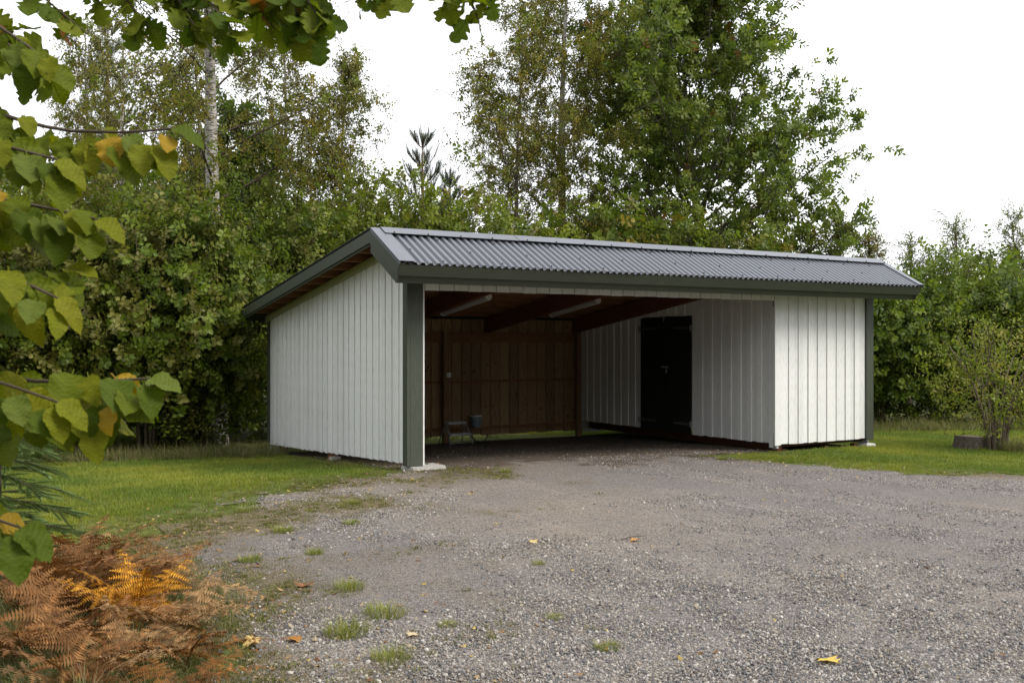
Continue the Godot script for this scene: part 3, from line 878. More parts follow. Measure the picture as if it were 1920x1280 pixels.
func pine(label: String, at: Vector3, sd: int, h: float, w: float, n := 9) -> void:
	rng.seed = sd
	var o := thing("pine_tree", label, "tree", at, "pines between the birches")
	var tr := Bld.new(); tr.tube([Vector3(0, -0.1, 0), Vector3(0.03, h * 0.6, 0), Vector3(0, h, 0)], [h * 0.014, h * 0.009, 0.012], 8)
	part("trunk", tr.mesh(), M.pine_bark, o)
	var spots := []
	var br := Bld.new()
	for i in n:
		var y := h * lerpf(0.42, 0.97, i / float(n - 1))
		var L := w * lerpf(1.0, 0.16, i / float(n - 1))
		for q in 6:
			var az := q * TAU / 6 + i * 0.5 + rr(-0.2, 0.2)
			var pts := []; var rad := []
			for t in 5:
				var f := t / 4.0
				pts.append(Vector3(cos(az) * L * f * (1 - 0.12 * f), y + L * (0.25 * f + 0.5 * f * f), sin(az) * L * f * (1 - 0.12 * f))); rad.append(lerpf(0.016, 0.005, f))
			br.tube(pts, rad, 4, false)
			for t in int(10 * L) + 4:
				var f := rr(0.25, 1.0) * 4.0
				var fi := mini(int(f), 3)
				var b: Vector3 = pts[fi].lerp(pts[fi + 1], f - fi)
				spots.append(Transform3D(aim(Vector3(cos(az) * 0.5, 1.1, sin(az) * 0.5) + rv() * 0.4, rr(0, TAU), rr(0.85, 1.35)), b))
	for t in 4:
		spots.append(Transform3D(aim(Vector3(0, 1, 0) + rv() * 0.25, rr(0, TAU), 1.3), Vector3(0, h - 0.1 * t, 0)))
	part("limb", br.mesh(), M.pine_bark, o).set_meta("kind", "stuff")
	var cols := []
	for t in spots: cols.append(Color.WHITE * rr(0.8, 1.2))
	scatter("crown", M.pine_spray[0], M.needle, o, spots, cols)

func make_woods() -> void:
	var hz := [[0.4, GREEN], [0.36, FRESH], [0.10, DEEP], [0.14, OLIVE]]
	var hz_y := [[0.30, GREEN], [0.28, OLIVE], [0.24, FRESH], [0.18, Color(0.25, 0.24, 0.06)]]
	var hb := [[0.6, Color(0.20, 0.24, 0.028)], [0.25, GREEN], [0.12, OLIVE], [0.03, YELLOW]]
	# hazels along the left lawn
	var g := "hazels along the left lawn"
	var rows := [
		[-10.4, 16.0, 4.6, 1.7, hz, "hazel at the far left edge behind the hanging leaves"],
		[-7.9, 16.9, 4.7, 1.65, hz_y, "yellowing hazel at the lawn's far left, under the pine top"],
		[-6.2, 16.9, 4.3, 1.5, hz_y, "yellowish green hazel on the lawn edge left of the birch trunk"],
		[-5.55, 17.6, 4.5, 1.4, hz, "dark green hazel on the lawn edge in front of the birch trunk"]]
	for i in rows.size():
		var q: Array = rows[i]
		shrub("hazel_bush", q[5], grounded(q[0], q[1]), 100 + i, {"h": q[2], "w": q[3], "n": 2600, "leaf": M.hazel_spray, "pal": q[4], "patch": Color(0.20, 0.225, 0.045), "group": g, "holes": -0.3})
	for i in 3:
		var q: Array = [[-9.3, 19.8, 5.4, 2.0, "tall hazel in the second row at the far left"], [-6.9, 20.2, 5.2, 1.9, "tall hazel in the second row left of the birch"], [-4.75, 20.3, 4.9, 1.5, "hazel just beside the carport's rear eave"]][i]
		shrub("hazel_bush", q[4], grounded(q[0], q[1]), 120 + i, {"h": q[2], "w": q[3], "n": 2600, "leaf": M.hazel_spray, "pal": hz, "patch": OLIVE, "group": g})
	# bright hazels behind the carport
	rows = [
		[-4.6, 22.3, 5.3, 1.8, "bright green hazel behind the low rear end of the roof"],
		[-3.0, 22.6, 5.7, 1.85, "bright green hazel behind the roof peak, left of it"],
		[-1.55, 23.0, 5.5, 1.8, "bright green hazel above the left end of the ridge"],
		[0.1, 24.0, 5.1, 1.8, "bright green hazel above the ridge below the pine tops"]]
	for i in rows.size():
		var q: Array = rows[i]
		shrub("hazel_bush", q[4], grounded(q[0], q[1]), 140 + i, {"h": q[2], "w": q[3], "n": 2700, "leaf": M.hazel_spray, "pal": hb, "patch": Color(0.21, 0.245, 0.03), "group": "bright hazels behind the carport"})
	# maples and hazels under the oak
	rows = [
		[1.1, 26.0, 4.9, 1.7, "green maple bush above the ridge below the middle birch"],
		[2.7, 26.0, 5.2, 1.8, "maple bush with yellow patches under the oak's left side"],
		[4.4, 26.4, 5.1, 1.9, "maple bush under the middle of the oak crown"],
		[6.1, 26.8, 4.8, 1.8, "yellow green maple bush under the oak's right side"]]
	for i in rows.size():
		var q: Array = rows[i]
		shrub("maple_bush", q[4], grounded(q[0], q[1]), 160 + i, {"h": q[2], "w": q[3], "n": 2000, "leaf": M.maple_spray, "pal": [[0.5, GREEN], [0.28, FRESH], [0.12, OLIVE], [0.1, YELLOW]], "patch": [FRESH, YELLOW, FRESH, OLIVE][i], "group": "maple bushes under the oak"})
	# right hand thicket
	rows = [
		[8.0, 21.8, 3.1, 1.35, DEEP, "dark leafy bush right beside the carport's green corner"],
		[9.6, 22.2, 3.45, 1.5, FRESH, "tall rounded bush behind the end of the eave"],
		[11.2, 22.4, 3.3, 1.5, GREEN, "broad bush in the thicket behind the tree stumps"],
		[13.0, 22.5, 3.2, 1.5, OLIVE, "bush at the right edge behind the yellowing shrub"],
		[7.6, 24.6, 3.3, 1.5, GREEN, "bush half hidden behind the carport's right gable"]]
	for i in rows.size():
		var q: Array = rows[i]
		shrub("thicket_bush", q[5], grounded(q[0], q[1]), 180 + i, {"h": q[2], "w": q[3], "n": 2400, "leaf": M.hazel_spray if i != 2 else M.maple_spray, "pal": [[0.45, GREEN], [0.15, DEEP], [0.4, FRESH]], "patch": q[4].lerp(FRESH, 0.4), "group": "bushes of the right hand thicket"})
	# slender saplings above the thicket
	rows = [[9.6, 29.0, 5.3, "thin birch sapling above the right end of the roof"], [10.6, 30.0, 5.0, "thin birch sapling just right of the roof end"]]
	for i in rows.size():
		var q: Array = rows[i]
		tree("birch_sapling", q[3], "tree", grounded(q[0], q[1]), 200 + i, {"h": q[2], "r": 0.045, "bark": M.stem, "from": 0.3, "limbs": 26, "crown": [[0.2, 0.9], [0.6, 0.75], [1.0, 0.2]], "rise": [0.9, 1.1], "bend": 0.06, "subs": 10, "sprays": 6, "leaf": M.birch_spray, "pal": [[0.4, Color(0.24, 0.22, 0.06)], [0.4, Color(0.22, 0.20, 0.06)], [0.2, FRESH]], "group": "saplings above the right thicket"})
	rows = [[12.3, 27.5, 5.0, "grey green willow bush with upright shoots above the thicket"], [14.1, 27.5, 5.2, "grey green willow bush nearest the right edge of the view"], [11.2, 28.0, 4.5, "smaller grey green willow between the saplings and the thicket"]]
	for i in rows.size():
		var q: Array = rows[i]
		tree("willow_bush", q[3], "shrub", grounded(q[0], q[1]), 220 + i, {"h": q[2], "r": 0.06, "bark": M.stem, "from": 0.08, "limbs": 34, "crown": [[0.0, 1.9], [0.6, 1.3], [1.0, 0.3]], "rise": [0.85, 1.25], "bend": 0.1, "subs": 8, "sprays": 3, "leaf": M.willow_spray, "pal": [[0.5, Color(0.17, 0.19, 0.065)], [0.25, FRESH], [0.25, OLIVE]], "group": "willows above the right thicket"})
	# the yellowing shrub at the right edge, with open stems
	shrub("yellow_shrub", "loose yellow green shrub with bare upright stems on the right lawn", grounded(7.75, 15.9), 240, {"h": 2.15, "w": 1.05, "n": 1150, "size": 0.72, "stems": 26, "stem_r": 0.014, "leaf": M.light_spray, "pal": [[0.55, Color(0.25, 0.27, 0.05)], [0.15, Color(0.34, 0.29, 0.08)], [0.3, FRESH]], "bare": 0.8, "holes": -0.05, "bark": M.stem})
	# birches
	var birch := {"bark": M.birch, "limb_r": 0.22, "leaf": M.birch_spray, "pal": [[0.4, Color(0.22, 0.21, 0.05)], [0.26, Color(0.19, 0.175, 0.045)], [0.22, FRESH], [0.12, Color(0.32, 0.25, 0.05)]], "weep": -0.35, "hang": -0.45, "bend": -0.06, "group": "birches behind the carport"}
	var b1 := birch.duplicate(); b1.merge({"h": 15.0, "r": 0.20, "from": 0.3, "limbs": 40, "crown": [[0.2, 2.4], [0.5, 2.9], [0.8, 2.0], [1.0, 0.4]], "rise": [0.35, 0.9], "subs": 14, "sprays": 6, "wob": 0.10, "lean": Vector3(-0.25, 0, 0)})
	tree("birch_tree", "pale barked birch with a bare trunk standing over the left hazels", "tree", grounded(-5.62, 18.9), 301, b1)
	var b2 := birch.duplicate(); b2.merge({"h": 15.5, "r": 0.19, "from": 0.22, "limbs": 46, "crown": [[0.2, 2.6], [0.5, 3.3], [0.8, 2.3], [1.0, 0.4]], "rise": [0.55, 1.0], "subs": 15, "sprays": 8, "lean": Vector3(0.2, 0, 0)}, true)
	tree("birch_tree", "large birch rising behind the middle of the roof", "tree", grounded(1.5, 28.5), 302, b2)
	var b3 := birch.duplicate(); b3.merge({"h": 10.5, "r": 0.11, "from": 0.22, "limbs": 40, "crown": [[0.2, 2.2], [0.55, 2.7], [0.8, 1.9], [1.0, 0.5]], "rise": [0.5, 1.0], "subs": 11, "sprays": 6, "bark": M.bark, "weep": -0.1, "hang": -0.15, "wob": 0.35}, true)
	tree("alder_tree", "slender dark stemmed tree left of the large middle birch", "tree", grounded(0.25, 26.8), 303, b3)
	var b4 := birch.duplicate(); b4.merge({"h": 9.2, "r": 0.09, "from": 0.3, "limbs": 44, "crown": [[0.2, 1.4], [0.5, 1.7], [0.8, 1.3], [1.0, 0.4]], "rise": [0.7, 1.1], "subs": 10, "sprays": 8, "weep": 0.0, "hang": -0.2, "lean": Vector3(0.3, 0, 0)}, true)
	tree("aspen_tree", "slim aspen above the bright hazels, beside the open sky", "tree", grounded(-4.3, 25.5), 304, b4)
	var b5 := birch.duplicate(); b5.merge({"h": 10.5, "r": 0.13, "from": 0.34, "limbs": 34, "crown": [[0.2, 1.7], [0.5, 2.0], [0.8, 1.4], [1.0, 0.3]], "rise": [0.5, 1.0], "subs": 11, "sprays": 7, "lean": Vector3(-0.2, 0, 0.2)}, true)
	tree("birch_tree", "thin yellow leaved birch right of the pale bare trunk", "tree", grounded(-6.0, 25.5), 305, b5)
	tree("birch_tree", "sparse birch at the far left behind the oak leaves", "tree", grounded(-11.2, 27.0), 306, b5)
	tree("birch_tree", "thin birch left of the pale trunk, seen through its twigs", "tree", grounded(-8.9, 28.0), 308, b5)
	var b6 := b5.duplicate(); b6.merge({"sprays": 3, "h": 9.5}, true)
	tree("birch_tree", "airy birch filling the gap between the pale trunk and the far left pine", "tree", grounded(-9.0, 23.5), 312, b6)
	# the oak
	tree("oak_tree", "wide spreading green oak standing over the right half of the roof", "tree", grounded(5.85, 30.0), 310, {"h": 12.2, "r": 0.24, "bark": M.bark, "twig": M.bark, "from": 0.25, "limbs": 84, "bias": 1.25, "crown": [[0.2, 4.5], [0.35, 5.5], [0.6, 5.0], [0.8, 3.5], [1.0, 1.3]], "rise": [0.22, 1.05], "bend": 0.05, "subs": 12, "bare": 0.25, "sprays": 5, "wob": 0.3, "sub_up": 0.25, "leaf": M.oak_spray, "pal": [[0.48, Color(0.135, 0.185, 0.032)], [0.14, DEEP], [0.36, Color(0.185, 0.225, 0.04)], [0.02, RUST]], "size": 1.15})
	tree("dark_oak", "darker green tree between the pale birch trunk and the aspen", "tree", grounded(-6.1, 21.8), 311, {"h": 6.9, "r": 0.11, "bark": M.bark, "from": 0.3, "limbs": 26, "crown": [[0.2, 1.9], [0.6, 1.7], [1.0, 0.5]], "rise": [0.3, 0.9], "bend": 0.04, "subs": 12, "sprays": 6, "leaf": M.oak_spray, "pal": [[0.6, DEEP], [0.4, GREEN]]})
	# pines
	pine("young pine with upright shoots standing in the gap of sky", grounded(-2.35, 26.0), 401, 7.3, 1.5)
	pine("smaller pine right of the pine in the sky gap", grounded(-1.65, 26.5), 402, 6.3, 1.2)
	pine("tall pine top rising at the far left above the hazels", grounded(-11.8, 29.0), 403, 11.2, 1.7, 12)
	pine("pine top half hidden by birch twigs left of the pale trunk", grounded(-9.5, 31.0), 404, 9.0, 1.5, 11)
	# tall wood round the yard's other sides; it shades the bay and the gable wall
	rows = [[-7.5, -9, 9.5, 4.0], [-1.0, -13, 10, 4.0], [6.5, -13, 10, 4.0], [14.5, -8, 10, 4.0], [20.5, 2, 9.5, 3.8]]
	for i in rows.size():
		var q: Array = rows[i]
		shrub("tall_tree", "tall broadleaf tree of the wood around the yard, " + ["behind the viewer to the left", "straight behind the viewer", "behind the viewer to the right", "at the drive's right turn", "right of the yard"][i], grounded(q[0], q[1]), 560 + i, {"h": q[2], "w": q[3], "n": 2600, "size": 2.6, "leaf": M.hazel_spray, "pal": [[0.5, DEEP], [0.4, GREEN], [0.1, OLIVE]], "category": "tree", "bark": M.bark, "stem_r": 0.12, "stems": 4, "low": 0.8, "group": "tall trees around the yard behind the viewer"})
	# the wood goes on behind and to the left
	rows = [[-16, 22, 6.5, 2.6], [-13.2, 18, 5.4, 2.0], [-14, 31, 7.2, 3.0], [-9.5, 34, 6.8, 3.0], [-4.6, 33, 6.0, 3.0], [0.5, 35, 5.0, 2.8], [5.5, 36, 5.4, 3.0], [10.5, 35, 4.6, 2.8], [15.5, 31, 4.6, 2.6], [17, 25, 4.2, 2.2], [-12, 10.5, 5.5, 2.2], [-13.5, 14, 6.0, 2.4]]
	var where := ["behind the far left hazels", "beyond the left edge of the view", "far behind the left pine", "behind the left birches", "behind the aspen", "behind the middle birch", "behind the oak", "behind the thin saplings", "behind the right willows", "beyond the right edge", "left of the lawn, out of view", "left of the lawn's far corner"]
	for i in rows.size():
		var q: Array = rows[i]
		shrub("woodland_tree", "dense green tree of the wood " + where[i], grounded(q[0], q[1]), 500 + i, {"h": q[2], "w": q[3], "n": 2300, "size": 1.5, "leaf": M.hazel_spray, "pal": [[0.5, DEEP], [0.4, GREEN], [0.1, OLIVE]], "category": "tree", "bark": M.bark, "stem_r": 0.07, "stems": 5, "group": "trees of the wood behind"})

# ---------------------------------------------------------------- the near branches, leaf by leaf
# a leaf with lobes or teeth; outline: half width over length, points from base to tip
func big_leaf(sd: int, len: float, outline: Array, curl: float, base: Color, vein: Color) -> ArrayMesh:
	rng.seed = sd
	var b := Bld.new()
	var fine := []
	for i in outline.size() - 1:
		for q in 3:
			fine.append([lerpf(outline[i][0], outline[i + 1][0], q / 3.0), lerpf(outline[i][1], outline[i + 1][1], q / 3.0)])
	fine.append(outline[-1])
	outline = fine
	var k := outline.size()
	var cup := rr(0.1, 0.35); var tw := rr(-0.3, 0.3); var wave := rr(0, TAU)
	var place := func(u: float, t: float) -> Vector3:   # u across in lengths, t along
		var y := t; var z := -curl * t * t + cup * absf(u) * 0.8 + 0.035 * sin(t * 13 + wave + u * 5) * absf(u) * 4.0
		return Vector3(u, y, z + tw * u * t + 0.007 * sin((t - absf(u) * 0.75) * 46.0) * minf(1.0, absf(u) * 7.0)) * len
	var nrm := func(u: float, t: float) -> Vector3:
		var e := 0.01
		return -(place.call(u + e, t) - place.call(u - e, t)).cross(place.call(u, t + e) - place.call(u, t - e)).normalized()
	for i in k - 1:
		var t0: float = outline[i][0]; var t1: float = outline[i + 1][0]
		for s in [-1.0, 1.0]:
			for q in 4:
				var a := q / 4.0; var e := (q + 1) / 4.0
				var us := [outline[i][1] * a * s, outline[i][1] * e * s, outline[i + 1][1] * e * s, outline[i + 1][1] * a * s]
				# side veins run outward and forward: the lookup along the leaf is sheared
				var ts := [t0 + 0.0, t0, t1, t1]
				var P := []; var N := []
				for w in 4:
					P.append(place.call(us[w], ts[w])); N.append(nrm.call(us[w], ts[w]))
				b.col = base.lerp(vein, 0.45 if absf(sin((t0 - a * 0.32) * 23.0)) > 0.94 else 0.0) * rr(0.94, 1.06)
				if s > 0:
					b.tri_n(P[0], P[1], P[2], N[0], N[1], N[2]); b.tri_n(P[0], P[2], P[3], N[0], N[2], N[3])
				else:
					b.tri_n(P[0], P[2], P[1], N[0], N[2], N[1]); b.tri_n(P[0], P[3], P[2], N[0], N[3], N[2])
	b.col = vein
	b.tube([Vector3(0, -0.16, 0.03) * len, Vector3(0, 0, 0.004) * len, place.call(0.0, 0.5) + Vector3(0, 0, -0.003), place.call(0.0, 0.95)], [0.0013, 0.0014, 0.001, 0.0004], 4, false)
	return b.mesh()

func narrower(outline: Array, k: float) -> Array:
	var out := []
	for p in outline: out.append([p[0], p[1] * k])
	return out

func hang_leaf(o: Node3D, mesh: Mesh, p: Vector3, dir: Vector3, face: Vector3, s: float) -> void:
	var y := dir.normalized()
	var x := y.cross(face).normalized()
	var l := part("leaf", mesh, M.leaf_near, o)
	l.transform = Transform3D(Basis(x * s, y * s, x.cross(y) * s), p)

func bough(b: Bld, pts: Array, r0: float, r1: float) -> Array:   # smooth curve through points, drawn as a tube; returns its points
	var c := Curve3D.new()
	for i in pts.size():
		var t: Vector3 = (pts[mini(i + 1, pts.size() - 1)] - pts[maxi(i - 1, 0)]) * 0.17
		c.add_point(pts[i], -t, t)
	var out := []; var rad := []
	var n := 5 * pts.size()
	for i in n + 1:
		out.append(c.sample_baked(c.get_baked_length() * i / n)); rad.append(lerpf(r0, r1, i / float(n)))
	b.tube(out, rad, 7)
	return out

func near_point(side: float, up: float, ahead: float) -> Vector3:
	return EYE + ASIDE * side + AHEAD * ahead + Vector3(0, up, 0)

func make_near_branches() -> void:
	# a lime sapling at the left: round toothed leaves on four boughs
	var round_leaf := [[0.0, 0.0], [0.02, 0.16], [0.08, 0.29], [0.16, 0.37], [0.24, 0.405], [0.33, 0.425], [0.42, 0.42], [0.52, 0.40], [0.61, 0.37], [0.70, 0.325], [0.78, 0.27], [0.86, 0.19], [0.93, 0.09], [1.0, 0.0]]
	for i in range(1, round_leaf.size() - 1):
		round_leaf[i][1] += 0.012 if i % 2 else -0.012
	var tones := [Color(0.125, 0.155, 0.014), Color(0.175, 0.19, 0.015), Color(0.085, 0.12, 0.014), Color(0.20, 0.20, 0.018), Color(0.13, 0.165, 0.03)]
	var lime := []
	for i in 7:
		lime.append(big_leaf(700 + i, 0.088, narrower(round_leaf, [1.0, 0.82, 0.92, 0.74, 0.88, 1.0, 0.8][i]), 0.15 + 0.13 * (i % 4), tones[i % 5], tones[i % 5] * 1.55))
	var yellow := big_leaf(720, 0.08, round_leaf, 0.3, Color(0.42, 0.27, 0.03), Color(0.5, 0.36, 0.08))
	rng.seed = 730
	var root := grounded(-2.35, 2.75)
	var o := thing("lime_sapling", "leafy green lime sapling with drooping round leaves at the left edge", "tree", root)
	var wood := Bld.new()
	var foot := Vector3.ZERO
	var rel := func(s: float, u: float, a: float) -> Vector3: return near_point(s, u, a) - root
	part("trunk", trunk_of([foot, rel.call(-2.25, -0.6, 2.75), rel.call(-2.15, 0.2, 2.7), rel.call(-2.2, 1.1, 2.75), rel.call(-2.3, 2.2, 2.7)], 0.045, 0.018), M.bark, o)
	var boughs := [   # start at the trunk, through, tip; leaves per bough, leaf size
		[[rel.call(-2.2, 0.85, 2.75), rel.call(-1.6, 0.68, 2.65), rel.call(-1.15, 0.54, 2.55), rel.call(-0.85, 0.535, 2.5)], 36, 1.0],
		[[rel.call(-2.2, 0.45, 2.75), rel.call(-1.7, 0.40, 2.6), rel.call(-1.3, 0.36, 2.5), rel.call(-1.02, 0.30, 2.45)], 34, 1.0],
		[[rel.call(-2.15, 0.15, 2.7), rel.call(-1.65, 0.10, 2.55), rel.call(-1.3, 0.12, 2.5), rel.call(-1.1, 0.18, 2.45)], 26, 1.0],
		[[rel.call(-2.15, -0.02, 2.7), rel.call(-1.6, -0.05, 2.6), rel.call(-1.2, -0.10, 2.5), rel.call(-0.88, -0.09, 2.42)], 28, 1.0],
		[[rel.call(-2.15, -0.10, 2.7), rel.call(-1.6, -0.16, 2.6), rel.call(-1.2, -0.2, 2.5), rel.call(-0.95, -0.16, 2.42)], 18, 1.05],
		[[rel.call(-2.2, -0.2, 2.75), rel.call(-1.6, -0.33, 2.45), rel.call(-1.33, -0.40, 2.4), rel.call(-1.16, -0.44, 2.35)], 22, 1.15],
		[[rel.call(-2.2, 1.2, 2.75), rel.call(-1.7, 1.0, 2.7), rel.call(-1.4, 0.86, 2.65), rel.call(-1.2, 0.72, 2.6)], 24, 1.0],
		[[rel.call(-2.2, 0.75, 2.75), rel.call(-1.7, 0.6, 2.45), rel.call(-1.35, 0.5, 2.35), rel.call(-1.05, 0.42, 2.3)], 34, 1.0],
		[[rel.call(-2.15, 0.3, 2.7), rel.call(-1.6, 0.26, 2.45), rel.call(-1.3, 0.2, 2.35), rel.call(-1.05, 0.1, 2.3)], 24, 1.0],
		[[rel.call(-2.15, 0.05, 2.7), rel.call(-1.65, -0.02, 2.4), rel.call(-1.3, -0.06, 2.3), rel.call(-1.05, -0.14, 2.3)], 22, 1.05]]
	for q in boughs:
		var tb := Bld.new()
		var pts := bough(tb, q[0], 0.011, 0.003)
		part("bough", tb.mesh(), M.twig, o)
		hang_leaf(o, lime[rng.randi() % lime.size()], pts[-1], (pts[-1] - pts[-3]).normalized() + Vector3(0, -0.35, 0), Vector3(0.1, 0.8, 0) - AHEAD * 0.5, q[2])
		for i in q[1]:
			var f := lerpf(0.56, 1.0, (i + rng.randf() * 0.6) / q[1])
			var fi := mini(int(f * (pts.size() - 1)), pts.size() - 2)
			var p: Vector3 = pts[fi].lerp(pts[fi + 1], f * (pts.size() - 1) - fi)
			var along: Vector3 = (pts[fi + 1] - pts[fi]).normalized()
			var sidev := along.cross(Vector3.UP).normalized() * (1.0 if i % 2 else -1.0)
			var dir := (along * rr(0.2, 0.8) + sidev * rr(0.25, 0.8) + Vector3(0, rr(-1.0, -0.25), 0)).normalized()
			p += dir * 0.02 + Vector3(0, rr(-0.045, 0.03), 0)
			var face := (Vector3(0, 0.75, 0) - AHEAD * 0.35 + rv() * 0.45).normalized()
			hang_leaf(o, yellow if rng.randf() < 0.035 else lime[rng.randi() % lime.size()], p, dir, face, q[2] * rr(0.68, 1.22))
	# oak overhead: its limb reaches in from the left above the drive, lobed leaves in bunches
	var lobed := [[0.0, 0.02], [0.06, 0.06], [0.13, 0.12], [0.18, 0.075], [0.25, 0.20], [0.31, 0.24], [0.36, 0.13], [0.44, 0.30], [0.51, 0.33], [0.56, 0.17], [0.64, 0.34], [0.71, 0.36], [0.77, 0.22], [0.84, 0.29], [0.91, 0.22], [0.96, 0.14], [1.0, 0.0]]
	var oak := []
	for i in 6:
		var c: Color = [Color(0.09, 0.13, 0.016), Color(0.13, 0.165, 0.016), Color(0.07, 0.11, 0.015), Color(0.165, 0.19, 0.018), Color(0.11, 0.15, 0.016), Color(0.15, 0.18, 0.022)][i]
		oak.append(big_leaf(740 + i, 0.115, lobed, 0.1 + 0.08 * (i % 3), c, c * 1.45))
	var brown := big_leaf(760, 0.10, lobed, 0.5, Color(0.20, 0.075, 0.02), Color(0.28, 0.13, 0.04))
	rng.seed = 770
	root = grounded(-4.6, 4.2)
	o = thing("overhanging_oak", "oak limb with lobed leaves hanging into the top left of the view", "tree", root)
	part("trunk", trunk_of([Vector3.ZERO, Vector3(0.05, 1.5, 0), Vector3(0.0, 3.0, 0.05), Vector3(0.1, 5.5, 0)], 0.19, 0.13), M.bark, o)
	var high := []   # the oak's own crown, high above the drive
	while high.size() < 520:
		var d := rv()
		var r := pow(rng.randf(), 0.4) * (1.0 + 0.4 * noise.get_noise_3dv(d * 90.0))
		high.append(Transform3D(aim(d + rv() * 0.8, rr(0, TAU), rr(1.8, 2.8)), Vector3(d.x * 3.4 * r, 7.6 + d.y * 2.7 * r, d.z * 3.4 * r)))
	leaves_on(o, high, {"leaf": M.oak_spray, "pal": [[0.6, GREEN], [0.4, DEEP]]})
	var limb := Bld.new()
	var lp := bough(limb, [rel_to(root, -4.6, 1.15, 4.2), rel_to(root, -3.4, 1.45, 3.9), rel_to(root, -2.2, 1.5, 3.5), rel_to(root, -1.2, 1.42, 3.3), rel_to(root, -0.4, 1.32, 3.15), rel_to(root, 0.05, 1.2, 3.05)], 0.07, 0.006)
	part("limb", limb.mesh(), M.bark, o)
	var twigs := [   # [foot on the limb 0..1, tip aside, tip up, tip ahead, leaves]
		[0.52, -1.62, 1.02, 3.2, 18], [0.56, -1.55, 0.88, 3.25, 16], [0.55, -1.72, 0.95, 3.05, 16], [0.60, -1.35, 1.14, 3.3, 8],
		[0.66, -1.15, 1.03, 3.15, 18], [0.70, -0.98, 1.00, 3.1, 20], [0.73, -0.85, 0.98, 3.05, 20], [0.76, -0.74, 1.01, 3.1, 18], [0.79, -0.62, 0.99, 3.05, 18],
		[0.82, -0.56, 0.96, 3.0, 16], [0.86, -0.42, 1.06, 3.05, 14], [0.89, -0.35, 1.07, 3.0, 10],
		[0.93, -0.18, 1.05, 2.95, 9], [0.96, -0.10, 0.98, 2.92, 9], [0.98, -0.06, 1.03, 2.9, 6], [0.68, -1.05, 1.12, 3.2, 14], [0.75, -0.8, 1.1, 3.15, 14], [0.8, -0.6, 1.1, 3.15, 14], [0.52, -1.48, 0.86, 3.1, 16], [0.56, -1.36, 1.02, 3.15, 15]]
	for q in twigs:
		var tb := Bld.new()
		var a: Vector3 = lp[int(q[0] * (lp.size() - 1))]
		var tip := rel_to(root, q[1], q[2] - 0.035, q[3])
		var pts := bough(tb, [a, a.lerp(tip, 0.5) + Vector3(0, 0.05, 0), tip], 0.008, 0.0025)
		part("twig", tb.mesh(), M.twig, o)
		for i in q[4]:
			var f := lerpf(0.5, 1.0, pow((i + rng.randf()) / q[4], 0.8))
			var fi := mini(int(f * (pts.size() - 1)), pts.size() - 2)
			var p: Vector3 = pts[fi].lerp(pts[fi + 1], f * (pts.size() - 1) - fi)
			var along: Vector3 = (pts[fi + 1] - pts[fi]).normalized()
			var dir := (along * 0.45 + rv() * 0.75 + Vector3(0, -0.25, 0)).normalized()
			hang_leaf(o, brown if rng.randf() < 0.03 else oak[rng.randi() % oak.size()], p, dir, (Vector3(0, 0.6, 0) - AHEAD * 0.4 + rv() * 0.6).normalized(), rr(0.65, 1.1))

func rel_to(root: Vector3, s: float, u: float, a: float) -> Vector3:
	return near_point(s, u, a) - root

func trunk_of(pts: Array, r0: float, r1: float) -> ArrayMesh:
	var b := Bld.new()
	bough(b, pts, r0, r1)
	return b.mesh()

# ---------------------------------------------------------------- ferns, grass, litter
func frond_mesh(sd: int, len: float, spread: float, arch: float, col: Color, col2: Color) -> ArrayMesh:
	rng.seed = sd
	var b := Bld.new()
	var sway := rr(-0.12, 0.12)
	var at := func(t: float) -> Vector3: return Vector3(sway * t * t, t * (1 - 0.35 * arch * t), arch * t * t) * len
	var sp := []; var sr := []
	b.col = col2 * 0.7
	for i in 8:
		sp.append(at.call(i / 7.0)); sr.append(lerpf(0.004, 0.001, i / 7.0))
	b.tube(sp, sr, 4, false)
	var pairs := 15
	for i in pairs:
		var t := lerpf(0.26, 0.99, i / float(pairs - 1))
		var p: Vector3 = at.call(t)
		var fw: Vector3 = (at.call(minf(t + 0.02, 1.0)) - at.call(t - 0.02)).normalized()
		var L := len * spread * (1.0 - pow((t - 0.26) / 0.74, 1.2) * 0.93) * rr(0.85, 1.1)
		for s in [-1.0, 1.0]:
			if rng.randf() < 0.1: continue
			var tone := rr(0.55, 1.25)
			var dir := (Vector3(s, 0, 0) + fw * rr(0.1, 0.9) + Vector3(0, rr(-0.6, 0.15), rr(-0.45, 0.45))).normalized()
			var cr := dir.cross(fw).normalized()
			var ac := cr.cross(dir).normalized()
			var m := maxi(5, int(L / 0.013))
			for q in m:
				var f := (q + 0.3) / m
				var c := p + dir * L * f + Vector3(0, -0.12 * L * f * f, 0)
				var w := 0.030 * (1.05 - f) * minf(1.0, L / 0.1) + 0.004
				b.col = col.lerp(col2, rng.randf()) * rr(0.8, 1.2) * tone
				for e in [-1.0, 1.0]:
					var out: Vector3 = c + ac * e * w + dir * 0.006 + cr * rr(-0.006, 0.006)
					b.tri(c - dir * 0.0055, c + dir * 0.0055, out)
	return b.mesh()

func blade_into(b: Bld, p: Vector3, dir: Vector3, h: float, w: float, bend: float, col: Color) -> void:
	b.col = col
	var side := Vector3(-dir.z, 0, dir.x) * w
	var m := p + Vector3(0, h * 0.55, 0) + dir * bend * h * 0.3
	var t := p + Vector3(0, h * (1.0 - 0.3 * bend), 0) + dir * bend * h
	b.tri(p - side, p + side, m + side * 0.7); b.tri(p - side, m + side * 0.7, m - side * 0.7); b.tri(m - side * 0.7, m + side * 0.7, t)

